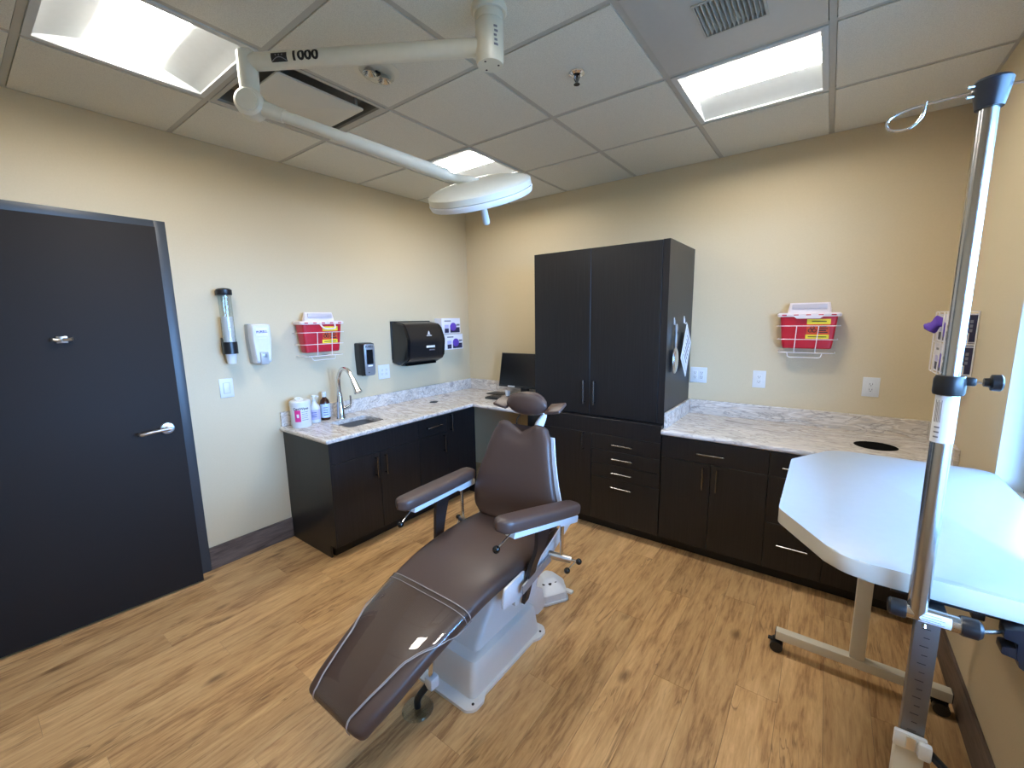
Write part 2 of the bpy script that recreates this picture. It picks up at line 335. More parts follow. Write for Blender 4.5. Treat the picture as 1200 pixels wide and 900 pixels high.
def finish(bm, name, m, ang=35, smooth=True):
    bmesh.ops.recalc_face_normals(bm, faces=bm.faces)
    me = bpy.data.meshes.new(name); bm.to_mesh(me); bm.free()
    if smooth:
        for p in me.polygons: p.use_smooth = True
        me.set_sharp_from_angle(angle=R_(ang))
    me.materials.append(m if not isinstance(m, str) else MT[m]); return me
def wloc(o):
    v = Vector(o.location)
    while o.parent: o = o.parent; v += Vector(o.location)
    return v
def obj(name, bm, m, parent=None, ang=35, smooth=True, label=None):
    """link one mesh built in world coordinates; origin at the base centre of its bounds"""
    xs = [v.co for v in bm.verts]
    lo = Vector([min(v[i] for v in xs) for i in range(3)]); hi = Vector([max(v[i] for v in xs) for i in range(3)])
    c = Vector(((lo.x+hi.x)/2, (lo.y+hi.y)/2, lo.z))
    bmesh.ops.translate(bm, vec=-c, verts=bm.verts)
    o = bpy.data.objects.new(name, finish(bm, name, m, ang, smooth)); COL.objects.link(o)
    if parent is not None: o.parent = parent; o.location = c - wloc(parent)
    else: o.location = c
    if label: o['label'] = label
    return o
def tag(o, label, cat, group=None, kind=None):
    o['label'] = label; o['category'] = cat
    if group: o['group'] = group
    if kind: o['kind'] = kind
    return o
def thing(name, label, cat, loc, group=None, kind=None):
    o = bpy.data.objects.new(name, None); COL.objects.link(o); o.location = loc; o.empty_display_size = 0.05
    return tag(o, label, cat, group, kind)
def copy_tree(o, parent=None):
    c = o.copy(); COL.objects.link(c); c.parent = parent
    for ch in list(o.children): copy_tree(ch, c)
    return c
def text_bm(s, size, bold=0.0, extrude=0.0):
    cu = bpy.data.curves.new('lettering', 'FONT'); cu.body = s; cu.size = size; cu.align_x = 'CENTER'; cu.align_y = 'CENTER'; cu.offset = bold; cu.resolution_u = 3
    t = bpy.data.objects.new('lettering', cu); COL.objects.link(t)
    bpy.context.view_layer.update()
    me = bpy.data.meshes.new_from_object(t.evaluated_get(bpy.context.evaluated_depsgraph_get()))
    bm = BM(); bm.from_mesh(me); bpy.data.objects.remove(t); bpy.data.curves.remove(cu); bpy.data.meshes.remove(me)
    return bm
def basis(o, x, y):
    x = Vector(x).normalized(); y = Vector(y).normalized(); z = x.cross(y)
    m = Matrix((x, y, z)).transposed().to_4x4(); m.translation = Vector(o); return m

# ================================================================== STRUCTURE
# ---- floor with planks
fl = obj('floor', box(BM(), (-0.12, YB-0.12, -0.10), (W+0.16, 0.12, -0.004)), 'peg')
tag(fl, 'warm oak wood plank floor with dark knots running across the room', 'floor', kind='structure')
PW, PL, GAP = 0.1524, 1.22, 0.0005
plank_cache = {}
def plank(x0, x1, y0, y1):
    key = (round(x1-x0, 3), round(y1-y0, 3))
    if key not in plank_cache:
        bm = BM(); a, b = key; box(bm, (-a/2+GAP/2, -b/2+GAP/2, -0.005), (a/2-GAP/2, b/2-GAP/2, 0.0))
        top = [e for e in bm.edges if all(v.co.z > -0.001 for v in e.verts)]
        bmesh.ops.bevel(bm, geom=top, offset=0.0006, segments=1, affect='EDGES')
        plank_cache[key] = finish(bm, 'plank', 'plank', smooth=False)
    o = bpy.data.objects.new('plank', plank_cache[key]); COL.objects.link(o); o.parent = fl
    o.location = Vector(((x0+x1)/2, (y0+y1)/2, 0)) - Vector(fl.location)
row = 0; x = 0.0
while x < W-1e-3:
    x1 = min(x+PW, W); y = YB - [0.15, 0.75, 0.42, 1.05, 0.28, 0.9, 0.6][row % 7]
    while y < 0:
        a, b = max(y, YB), min(y+PL, 0.0)
        if b-a > 0.02: plank(x, x1, a, b)
        y += PL
    x = x1; row += 1

# ---- walls
def wall(name, bm, label):
    o = obj(name, bm, 'wall', smooth=False); return tag(o, label, 'wall', kind='structure')
DY0, DY1, DZ = -3.60, -2.575, 2.125     # door opening in left wall
bm = BM()
box(bm, (-0.12, DY1, 0), (0, 0.12, H+0.25)); box(bm, (-0.12, YB-0.12, 0), (0, DY0, H+0.25)); box(bm, (-0.12, DY0, DZ), (0, DY1, H+0.25)); box(bm, (-0.14, DY0-0.1, 0), (-0.11, DY1+0.1, H))
wall('wall_left', bm, 'beige painted wall holding the charcoal door and the dispensers')
wall('wall_back', box(BM(), (-0.12, 0, 0), (W+0.16, 0.12, H+0.25)), 'beige painted wall behind the tall dark cabinet')
bm = BM(); T = 0.16
box(bm, (W, WIN_Y1, 0), (W+T, 0.12, H+0.25)); box(bm, (W, YB-0.12, 0), (W+T, WIN_Y0, H+0.25))
box(bm, (W, WIN_Y0, 0), (W+T, WIN_Y1, WIN_Z0)); box(bm, (W, WIN_Y0, WIN_Z1), (W+T, WIN_Y1, H+0.25))
wall('wall_right', bm, 'beige painted wall with the window beside the white table')
wall('wall_rear', box(BM(), (-0.12, YB-0.12, 0), (W+0.16, YB, H+0.25)), 'beige painted wall behind the viewer')

# ---- ceiling: deck, tiles, grid bars
ce = obj('ceiling', box(BM(), (-0.12, YB-0.12, H+0.22), (W+0.16, 0.12, H+0.30)), 'dark_inside', smooth=False)
tag(ce, 'suspended ceiling of grey-white tiles in a metal grid', 'ceiling', kind='structure')
G = 0.6096
XL = [0.0] + [0.584+G*i for i in range(5)] + [W]
YL = [0.0] + [-0.6397-G*j for j in range(6)] + [YB]
def kid(o, parent):
    return o
TROFF = [(1, 1), (4, 1), (1, 4), (4, 4)]       # (column, row) cells
DIFF = (1, 3); GRILLE = (4, 2)
tile_cache = {}
for i in range(len(XL)-1):
    for j in range(len(YL)-1):
        if (i, j) in TROFF or (i, j) in (DIFF, GRILLE): continue
        x0, x1, y1, y0 = XL[i], XL[i+1], YL[j], YL[j+1]
        key = (round(x1-x0, 3), round(y1-y0, 3))
        if key not in tile_cache:
            bm = BM(); a, b = key; box(bm, (-a/2+0.002, -b/2+0.002, 0.006), (a/2-0.002, b/2-0.002, 0.018))
            bm2 = box(bm, (-a/2+0.0145, -b/2+0.0145, -0.004), (a/2-0.0145, b/2-0.0145, 0.007))
            tile_cache[key] = finish(bm, 'ceiling_tile', 'tile', smooth=False)
        o = bpy.data.objects.new('ceiling_tile', tile_cache[key]); COL.objects.link(o); o.parent = ce
        o.location = Vector(((x0+x1)/2, (y0+y1)/2, H)) - Vector(ce.location)
def bar(x0, x1, y0, y1):
    bm = BM(); box(bm, (x0, y0, H), (x1, y1, H+0.0055)); obj('grid_bar', bm, 'bar', ce, smooth=False)
for xx in XL[1:-1]: bar(xx-0.012, xx+0.012, YB, 0)
for yy in YL[1:-1]:
    for i in range(len(XL)-1):
        bar(XL[i]+(0.012 if i else 0), XL[i+1]-(0.012 if i < len(XL)-2 else 0), yy-0.012, yy+0.012)
for nm, a, b in (('l', (0, YB, H-0.001), (0.022, 0, H+0.004)), ('b', (0.022, -0.022, H-0.001), (W-0.022, 0, H+0.004)), ('r', (W-0.022, YB, H-0.001), (W, 0, H+0.004)), ('f', (0.022, YB, H-0.001), (W-0.022, YB+0.022, H+0.004))):
    obj('wall_angle', box(BM(), a, b), 'bar', ce, smooth=False)

# ---- troffer lights
def troffer(i, j, label):
    x0, x1, y1, y0 = XL[i], XL[i+1], YL[j], YL[j+1]; cx, cy = (x0+x1)/2, (y0+y1)/2
    t = thing('ceiling_troffer', label, 'ceiling light', (cx, cy, H), 'square recessed ceiling lights')
    hw = 0.292; ow = 0.268; D = 0.052; lh = 0.108
    bm = BM()
    for a, b in (((-hw,-hw),(hw,-ow)), ((-hw,ow),(hw,hw)), ((-hw,-ow),(-ow,ow)), ((ow,-ow),(hw,ow))):
        box(bm, (cx+a[0], cy+a[1], H-0.006), (cx+b[0], cy+b[1], H+0.012))
    obj('trim_frame', bm, 'reflector', t, smooth=False)
    for s in (-1, 1):
        bm = BM(); rings = []
        pr = []
        for k in range(9):
            u = k/8; yy = ow - (ow-lh)*u; zz = H + 0.002 + D*u**0.85 if u > 0 else H+0.002
            pr.append((yy, zz))
        ring = lambda xx: [Vector((xx, cy+s*a, b)) for a, b in pr] + [Vector((xx, cy+s*a, b+0.004)) for a, b in reversed(pr)]
        loft(bm, [ring(cx-ow), ring(cx+ow)])
        obj('reflector', bm, 'reflector', t)
    for s in (-1, 1):
        bm = BM(); box(bm, (cx+s*(ow-0.0012), cy-ow, H-0.004), (cx+s*(ow+0.004), cy+ow, H+0.1)); obj('end_plate', bm, 'reflector', t, smooth=False)
    bm = BM(); box(bm, (cx-ow, cy-lh, H+D-0.004), (cx+ow, cy+lh, H+D+0.004)); obj('lens', bm, 'lens', t, smooth=False)
    bm = BM(); box(bm, (cx-hw, cy-hw, H+0.1), (cx+hw, cy+hw, H+0.112)); obj('housing', bm, 'reflector', t, smooth=False)
    return t
troffer(1, 1, 'square lit ceiling light in the far corner, partly behind the surgical lamp head')
troffer(4, 1, 'square lit ceiling light above the right counter, beside the slatted vent')
troffer(1, 4, 'square lit ceiling light above the charcoal door, nearest the elbow of the lamp arm')
troffer(4, 4, 'square ceiling light directly above the viewer, outside the picture')

# ---- plaque air diffuser
i, j = DIFF; x0, x1, y1, y0 = XL[i], XL[i+1], YL[j], YL[j+1]; cx, cy = (x0+x1)/2, (y0+y1)/2
t = thing('air_diffuser', 'white square plaque air diffuser with dark gap around it, behind the lamp arm', 'air vent', (cx, cy, H))
hw = 0.2925
bm = BM()
for a, b in (((-hw,-hw),(hw,-0.272)), ((-hw,0.272),(hw,hw)), ((-hw,-0.272),(-0.272,0.272)), ((0.272,-0.272),(hw,0.272))):
    box(bm, (cx+a[0], cy+a[1], H-0.004), (cx+b[0], cy+b[1], H+0.01))
obj('rim', bm, 'bar', t, smooth=False)
bm = BM()
o_, i_ = 0.274, 0.20
R0 = [Vector((cx+a*o_, cy+b*o_, H+0.004)) for a, b in ((-1,-1),(1,-1),(1,1),(-1,1))]; R1 = [Vector((cx+a*o_, cy+b*o_, H+0.075)) for a, b in ((-1,-1),(1,-1),(1,1),(-1,1))]; R2 = [Vector((cx+a*i_, cy+b*i_, H+0.09)) for a, b in ((-1,-1),(1,-1),(1,1),(-1,1))]
loft(bm, [R0, R1, R2], caps=False); bm.faces.new([bm.verts.new(v) for v in R2])
obj('backpan', bm, 'duct_grey', t, smooth=False)
obj('plaque', prism(BM(), roundpoly([(cx-0.215, cy-0.215), (cx+0.215, cy-0.215), (cx+0.215, cy+0.215), (cx-0.215, cy+0.215)], 0.008), 'z', H-0.016, H-0.008, 0.002), 'tile', t)
for a, b in ((1,1),(1,-1),(-1,1),(-1,-1)):
    obj('hanger', cyl(BM(), (cx+a*0.19, cy+b*0.19, H-0.009), (cx+a*0.19, cy+b*0.19, H+0.088), 0.006, n=8), 'bar', t)

# ---- metal panel with return grille
i, j = GRILLE; x0, x1, y1, y0 = XL[i], XL[i+1], YL[j], YL[j+1]
t = thing('return_grille', 'slatted grey air vent in a smooth ceiling panel above the right counter', 'air vent', ((x0+x1)/2, (y0+y1)/2, H))
gx0, gx1, gy1, gy0 = 2.628, 2.828, -1.455, -1.655
bm = BM()
box(bm, (x0+0.0145, y0+0.0145, H-0.004), (gx0, y1-0.0145, H+0.008)); box(bm, (gx1, y0+0.0145, H-0.004), (x1-0.0145, y1-0.0145, H+0.008))
box(bm, (gx0, y0+0.0145, H-0.004), (gx1, gy0, H+0.008)); box(bm, (gx0, gy1, H-0.004), (gx1, y1-0.0145, H+0.008))
obj('panel', bm, 'metal_panel', t, smooth=False)
obj('duct', box(BM(), (gx0, gy0, H+0.03), (gx1, gy1, H+0.04)), 'void', t, smooth=False)
for k in range(13):
    xx = gx0+0.008+k*(gx1-gx0-0.016)/12
    bm = BM(); loft(bm, [[Vector((xx-0.005, y, H-0.008)), Vector((xx-0.003, y, H-0.009)), Vector((xx+0.006, y, H+0.016)), Vector((xx+0.004, y, H+0.017))] for y in (gy0, gy1)])
    obj('slat', bm, 'bar', t)
bm = BM()
for a, b in (((gx0-0.008, gy0-0.008), (gx1+0.008, gy0)), ((gx0-0.008, gy1), (gx1+0.008, gy1+0.008)), ((gx0-0.008, gy0), (gx0, gy1)), ((gx1, gy0), (gx1+0.008, gy1))): box(bm, (*a, H-0.009), (*b, H-0.003))
obj('grille_frame', bm, 'bar', t, smooth=False)

# ---- window on the right wall
t = thing('window_1', 'tall daylight window in the right wall beside the white table', 'window', (W+0.1, (WIN_Y0+WIN_Y1)/2, WIN_Z0), kind='structure')
fx0, fx1 = W+0.075, W+0.125; fw = 0.05
bm = BM()
box(bm, (fx0, WIN_Y0, WIN_Z0), (fx1, WIN_Y0+fw, WIN_Z1)); box(bm, (fx0, WIN_Y1-fw, WIN_Z0), (fx1, WIN_Y1, WIN_Z1))
box(bm, (fx0, WIN_Y0+fw, WIN_Z0), (fx1, WIN_Y1-fw, WIN_Z0+fw)); box(bm, (fx0, WIN_Y0+fw, WIN_Z1-fw), (fx1, WIN_Y1-fw, WIN_Z1))
ym = (WIN_Y0+WIN_Y1)/2
obj('window_frame', bm, 'alu', t, smooth=False)
obj('mullion', box(BM(), (fx0, ym-0.025, WIN_Z0+fw), (fx1, ym+0.025, WIN_Z1-fw)), 'alu', t, smooth=False)
for a, b in ((WIN_Y0+fw, ym-0.025), (ym+0.025, WIN_Y1-fw)):
    obj('pane', box(BM(), (W+0.098, a, WIN_Z0+fw), (W+0.102, b, WIN_Z1-fw)), 'glass', t, smooth=False)
bm = BM()
box(bm, (W+0.0005, WIN_Y1-0.004, WIN_Z0), (fx0, WIN_Y1, WIN_Z1)); box(bm, (W+0.0005, WIN_Y0, WIN_Z0), (fx0, WIN_Y0+0.004, WIN_Z1)); box(bm, (W+0.0005, WIN_Y0, WIN_Z1-0.004), (fx0, WIN_Y1, WIN_Z1))
obj('drywall_return', bm, 'jambwhite', t, smooth=False)
obj('window_sill', box(BM(), (W+0.0005, WIN_Y0+0.004, WIN_Z0), (fx0, WIN_Y1-0.004, WIN_Z0+0.012), 0.002), 'jambwhite', t)
g = obj('ground_outside', box(BM(), (W+0.3, -30, -0.5), (40, 26, -0.4)), 'ground', smooth=False)
tag(g, 'pale open ground outside the window', 'ground', kind='structure')
g = obj('sky_block_canopy', box(BM(), (W+0.17, -8.0, 2.42), (W+2.3, 5.0, 2.56)), 'jambwhite', smooth=False)  # added slab, unseen, keeps high sky light off the tabletop
tag(g, 'unseen white canopy added outside the window to block the high sky', 'canopy', kind='structure')

# ---- door, ajar
t = thing('door_1', 'charcoal door standing slightly ajar in a slate metal frame', 'door', (0.0, -3.09, 0), kind='structure')
bm = BM()
FO0, FO1, FZ = DY0-0.032, DY1+0.032, DZ+0.034
for a, b in (((DY1-0.02, 0), (FO1, FZ)), ((FO0, 0), (DY0+0.02, FZ)), ((DY0+0.02, DZ-0.02), (DY1-0.02, FZ))):
    box(bm, (-0.06, a[0], a[1]), (0.012, b[0], b[1]), 0.002)
obj('door_frame', bm, 'frame', t)
HINGE = Vector((0.008, DY0+0.022, 0)); ang = R_(5.6)
def dmap(bm):   # local: x = out from slab face, y = along slab from hinge
    m = Matrix.Translation(HINGE) @ Matrix.Rotation(-ang, 4, 'Z'); return apply(bm, m)
SLAB = 0.966
sl = obj('door_slab', dmap(box(BM(), (-0.035, 0.0, 0.012), (0.010, SLAB, DZ-0.018), 0.0015)), 'door', t)
hy, hz = SLAB-0.07, 0.995
lv = obj('lever_rose', dmap(apply(lathe(BM(), (0,0,0), [(0.0, 0.0), (0.034, 0.0), (0.034, 0.006), (0.030, 0.011), (0.014, 0.013), (0.013, 0.05), (0.0, 0.05)]), Matrix.Translation((0.010, hy, hz)) @ Matrix.Rotation(R_(90), 4, 'Y'))), 'nickel', sl)
obj('lever', dmap(tube(BM(), [(0.055, hy+0.01, hz), (0.060, hy-0.02, hz+0.001), (0.060, hy-0.07, hz-0.002), (0.058, hy-0.115, hz-0.008), (0.040, hy-0.125, hz-0.006)], 0.0095, 10, 5)), 'nickel', sl)
cy_, cz_ = 0.545, 1.515
obj('hook_plate', dmap(box(BM(), (0.010, cy_-0.02, cz_-0.017), (0.020, cy_+0.02, cz_+0.017), 0.003)), 'nickel', sl)
for s in (-1, 1):
    obj('hook_arm', dmap(tube(BM(), [(0.018, cy_+s*0.005, cz_), (0.026, cy_+s*0.02, cz_-0.001), (0.036, cy_+s*0.036, cz_+0.002)], 0.009, 10, 5)), 'nickel', sl)
obj('latch_edge', dmap(box(BM(), (-0.022, SLAB, hz-0.03), (-0.006, SLAB+0.002, hz+0.03))), 'nickel', sl)

# ---- baseboards
def base(name, a, b, label): tag(obj(name, box(BM(), a, b, 0.002, 1), 'baseboard'), label, 'baseboard', kind='structure')
base('baseboard_left', (0, FO1, 0), (0.012, -2.012, 0.15), 'grey-brown baseboard between the door frame and the sink cabinet')
base('baseboard_left', (0, YB, 0), (0.012, FO0, 0.15), 'grey-brown baseboard left of the door, outside the picture')
base('baseboard_back', (0.60, -0.012, 0), (1.25, 0, 0.15), 'dark baseboard in the knee space under the desk counter')
base('baseboard_right', (W-0.012, YB+0.012, 0), (W, -0.66, 0.15), 'brown baseboard along the right wall under the white table')
base('baseboard_rear', (0.012, YB, 0), (W-0.012, YB+0.012, 0.15), 'brown baseboard behind the viewer')

# ================================================================== CABINETS
CT = 0.842; CB = 0.810
def pull(parent, p0, p1, out):
    """bar pull between two posts; out = direction off the face"""
    p0, p1, out = Vector(p0), Vector(p1), Vector(out); d = (p1-p0).normalized()
    bm = BM(); r = 0.0055
    tube(bm, [p0+out*0.028-d*0.012, p1+out*0.028+d*0.012], r, 10)
    for q in (p0, p1): cyl(bm, q, q+out*0.028, 0.004, n=8)
    return obj('handle', bm, 'pull', parent)
def left_front(t, y0, y1, z0, z1, name, handle=None):
    g = 0.0015; o = obj(name, box(BM(), (0.577, y0+g, z0+g), (0.597, y1-g, z1-g), 0.001, 1), 'cab', t)
    if handle:
        k, a, b, c = handle
        if k == 'v': pull(o, (0.597, a, b), (0.597, a, c), (1, 0, 0))
        else: pull(o, (0.597, a, c), (0.597, b, c), (1, 0, 0))
    return o
def left_unit(name, label, y0, y1, endpanel=False):
    t = thing(name, label, 'cabinet', (0.3, (y0+y1)/2, 0), 'base cabinets along the sink wall')
    bm = BM(); box(bm, (0.003, y0, 0.092), (0.575, y1, CB))
    obj('body', bm, 'cab', t, smooth=False)
    obj('toe_kick', box(BM(), (0.02, y0+(0.02 if endpanel else 0.0), 0.001), (0.522, y1, 0.092)), 'toe', t, smooth=False)
    return t
Y_S0, Y_S1, Y_D1, Y_C1 = -2.0, -1.27, -0.965, -0.632
t = left_unit('sink_cabinet', 'dark two-door base cabinet under the sink, at the counter end by the door', Y_S0, Y_S1, True)
bm = BM(); prism(bm, [(0.003, 0.001), (0.522, 0.001), (0.522, 0.09), (0.597, 0.09), (0.597, CB), (0.003, CB)], 'y', Y_S0-0.012, Y_S0+0.0)
obj('end_panel', bm, 'cab', t, smooth=False)
ym = -1.635
left_front(t, Y_S0, Y_S1, 0.66, CB-0.004, 'false_front')
left_front(t, Y_S0, ym, 0.092, 0.66, 'cabinet_door', ('v', ym-0.040, 0.50, 0.625))
left_front(t, ym, Y_S1, 0.092, 0.66, 'cabinet_door', ('v', ym+0.040, 0.50, 0.625))
t = left_unit('drawer_cabinet', 'narrow dark base cabinet with one drawer over one door, beside the sink cabinet', Y_S1, Y_D1)
left_front(t, Y_S1, Y_D1, 0.66, CB-0.004, 'drawer', ('h', -1.185, -1.055, 0.732))
left_front(t, Y_S1, Y_D1, 0.092, 0.66, 'cabinet_door', ('v', Y_D1-0.045, 0.505, 0.63))
t = left_unit('corner_cabinet', 'dark full-height-door base cabinet next to the knee space in the corner', Y_D1, Y_C1)
left_front(t, Y_D1, Y_C1, 0.092, CB-0.004, 'cabinet_door', ('v', Y_D1+0.042, 0.665, 0.79))
obj('side_panel', box(BM(), (0.003, Y_C1, 0.001), (0.597, Y_C1+0.018, CB)), 'cab', t, smooth=False)

FY = -0.642; BY = FY+0.02
def back_front(t, x0, x1, z0, z1, name, handle=None, fy=FY):
    g = 0.0015; o = obj(name, box(BM(), (x0+g, fy, z0+g), (x1-g, fy+0.02, z1-g), 0.001, 1), 'cab', t)
    for hd in ([handle] if handle and not isinstance(handle, list) else handle or []):
        k, a, b, c = hd
        if k == 'v': pull(o, (a, fy, b), (a, fy, c), (0, -1, 0))
        else: pull(o, (a, fy, c), (b, fy, c), (0, -1, 0))
    return o
def back_unit(name, label, x0, x1, top):
    t = thing(name, label, 'cabinet', ((x0+x1)/2, -0.3, 0), 'base cabinets along the back wall')
    obj('body', box(BM(), (x0, BY, 0.092), (x1, -0.003, top)), 'cab', t, smooth=False)
    obj('toe_kick', box(BM(), (x0, BY+0.06, 0.001), (x1, -0.02, 0.092)), 'toe', t, smooth=False)
    return t
TX0, TX1 = 1.25, 2.268
t = back_unit('drawer_bank_cabinet', 'dark base cabinet with a left door and four drawers, under the tall cabinet', TX0, TX1, 0.866)
XS = 1.763
back_front(t, TX0, TX1, 0.745, 0.864, 'top_rail')
back_front(t, TX0, XS, 0.092, 0.745, 'cabinet_door', ('v', XS-0.062, 0.615, 0.735))
for z0, z1, hz in ((0.632, 0.745, 0.685), (0.530, 0.632, 0.582), (0.427, 0.530, 0.478), (0.092, 0.427, 0.371)):
    back_front(t, XS, TX1, z0, z1, 'drawer', ('h', 1.945, 2.072, hz))
t = thing('tall_cabinet', 'tall dark two-door wall cabinet standing on the base cabinet, right of the monitor', 'cabinet', ((TX0+TX1)/2, -0.3, 0.867))
TD = 0.607; TH = 2.061
obj('body', box(BM(), (TX0, -TD+0.02, 0.867), (TX1, -0.003, TH)), 'cab', t, smooth=False)
obj('end_stile', box(BM(), (2.226, -TD+0.002, 0.869), (TX1, -TD+0.02, TH-0.001)), 'cab', t, smooth=False)
XD = 1.728
back_front(t, TX0, XD, 0.870, TH-0.002, 'cabinet_door', ('v', XD-0.042, 0.965, 1.115), -TD)
back_front(t, XD, 2.224, 0.870, TH-0.002, 'cabinet_door', ('v', XD+0.042, 0.965, 1.115), -TD)
t = back_unit('double_door_cabinet', 'dark base cabinet with one wide drawer over two doors, right of the drawer bank', TX1+0.004, 2.885, CB)
XM = 2.577
back_front(t, TX1+0.004, 2.885, 0.66, CB-0.004, 'drawer', ('h', 2.51, 2.64, 0.724))
back_front(t, TX1+0.004, XM, 0.092, 0.66, 'cabinet_door', ('v', XM-0.040, 0.51, 0.63))
back_front(t, XM, 2.885, 0.092, 0.66, 'cabinet_door', ('v', XM+0.040, 0.51, 0.63))
t = back_unit('three_drawer_cabinet', 'dark base cabinet of three stacked drawers, partly hidden by the white table', 2.885, 3.17, CB)
for z0, z1, hz in ((0.66, CB-0.004, 0.722), (0.375, 0.66, 0.54), (0.092, 0.375, 0.256)): back_front(t, 2.885, 3.17, z0, z1, 'drawer', ('h', 2.965, 3.09, hz))
t = back_unit('waste_cabinet', 'dark base cabinet against the right wall, below the round counter hole', 3.17, W-0.006, CB)
back_front(t, 3.17, W-0.006, 0.092, CB-0.004, 'cabinet_door', ('v', 3.21, 0.62, 0.75))

# ---- worktops
SX0, SX1, SY0, SY1 = 0.185, 0.455, -1.765, -1.465
hole_s = roundpoly([(SX0, SY0), (SX1, SY0), (SX1, SY1), (SX0, SY1)], 0.04)
E0 = -2.022
bm = BM()
slab(bm, [(0.001, E0), (0.606, E0), (0.606, -0.648), (TX0-0.001, -0.648), (TX0-0.001, -0.001), (0.001, -0.001)], [hole_s], CB+0.0005, CT)
sweep_edge(bm, [(0.001, E0), (0.606, E0), (0.606, -0.648), (TX0-0.001, -0.648)], CB+0.0005, CT)
tag(obj('corner_worktop', bm, 'stone', None, 40), 'L-shaped veined stone worktop with the sink, along the sink wall and corner', 'worktop')
BH = 0.948
def splash(a, b, lab): tag(obj('stone_backsplash', box(BM(), a, b, 0.0015, 1), 'stone', smooth=False), lab, 'backsplash', 'stone backsplash strips')
splash((0.001, E0, CT+0.0003), (0.02, -0.001, BH), 'long stone backsplash strip on the sink wall behind the faucet')
splash((0.0203, -0.02, CT+0.0003), (TX0-0.001, -0.001, BH), 'stone backsplash strip behind the monitor on the back wall')
HC = (3.362, -0.345); HR = 0.098
circ = [(HC[0]+HR*math.cos(2*math.pi*k/32), HC[1]+HR*math.sin(2*math.pi*k/32)) for k in range(32)]
t = thing('counter_worktop', 'veined stone worktop between the tall cabinet and the right wall, with a round hole', 'worktop', (2.95, -0.3, CB))
bm = BM(); slab(bm, [(TX1+0.001, -0.648), (W-0.001, -0.648), (W-0.001, -0.001), (TX1+0.001, -0.001)], [circ], CB+0.0005, CT)
sweep_edge(bm, [(TX1+0.001, -0.648), (W-0.001, -0.648)], CB+0.0005, CT)
obj('top', bm, 'stone', t, 40)
bm = BM(); lathe(bm, (HC[0], HC[1], CT), [(HR-0.001, -0.001), (HR-0.004, -0.001), (HR-0.006, -0.030), (0.0, -0.0305), (0.0, -0.0315), (HR-0.001, -0.0315)], 32)
obj('waste_chute', bm, 'void', t)  # shallow closed cup, painted black for the shade down the hole
splash((TX1+0.0205, -0.02, CT+0.0003), (W-0.0205, -0.001, BH), 'long stone backsplash strip on the back wall under the red sharps box')
splash((TX1+0.001, -0.60, CT+0.0003), (TX1+0.02, -0.001, BH), 'short stone side strip against the tall cabinet side')
splash((W-0.02, -0.66, CT+0.0003), (W-0.001, -0.001, BH), 'short stone side strip against the right wall')

# ---- sink, faucet
t = thing('sink', 'small stainless steel undermount sink set into the stone worktop', 'sink', ((SX0+SX1)/2, (SY0+SY1)/2, CB-0.15))
bm = BM()
def rr(x0, x1, y0, y1, r, z): return [Vector((p[0], p[1], z)) for p in roundpoly([(x0, y0), (x1, y0), (x1, y1), (x0, y1)], r)]
rings = [rr(SX0-0.0, SX1+0.0, SY0-0.0, SY1+0.0, 0.04, CB-0.0008), rr(SX0+0.002, SX1-0.002, SY0+0.002, SY1-0.002, 0.04, CB-0.02), rr(SX0+0.012, SX1-0.012, SY0+0.012, SY1-0.012, 0.04, CB-0.12), rr(SX0+0.04, SX1-0.04, SY0+0.04, SY1-0.04, 0.03, CB-0.135), rr(SX0+0.12, SX1-0.12, SY0+0.13, SY1-0.13, 0.01, CB-0.138)]
V = loft(bm, rings, caps=False); bm.faces.new(V[-1])
obj('bowl', bm, 'steel', t)
obj('drain', lathe(BM(), ((SX0+SX1)/2, (SY0+SY1)/2, CB-0.1375), [(0.0, 0.0), (0.042, 0.0), (0.042, 0.003), (0.03, 0.002), (0.0, 0.0005)]), 'chrome', t)
fx, fy = 0.127, -1.627
t = thing('faucet', 'chrome gooseneck pull-down faucet standing behind the small sink', 'faucet', (fx, fy, CT))
obj('base', lathe(BM(), (fx, fy, CT), [(0.0, 0.0), (0.034, 0.0), (0.034, 0.006), (0.030, 0.012), (0.024, 0.12), (0.019, 0.20), (0.0, 0.20)], 28), 'chrome', t)
obj('spout', tube(BM(), [(fx, fy, CT+0.19), (fx, fy, CT+0.27), (fx+0.012, fy, CT+0.33), (fx+0.05, fy, CT+0.38), (fx+0.10, fy, CT+0.39), (fx+0.145, fy, CT+0.37), (fx+0.185, fy, CT+0.325)], 0.0155, 14, 6), 'chrome', t)
obj('spray_head', cyl(BM(), (fx+0.185, fy, CT+0.325), (fx+0.250, fy, CT+0.225), 0.017, 0.029, 20), 'chrome', t)
obj('valve', cyl(BM(), (fx, fy+0.015, CT+0.072), (fx, fy+0.085, CT+0.080), 0.016, 0.014, 16), 'chrome', t)
obj('lever', tube(BM(), [(fx, fy+0.080, CT+0.078), (fx, fy+0.092, CT+0.11), (fx, fy+0.090, CT+0.165)], 0.007, 10, 4), 'chrome', t)

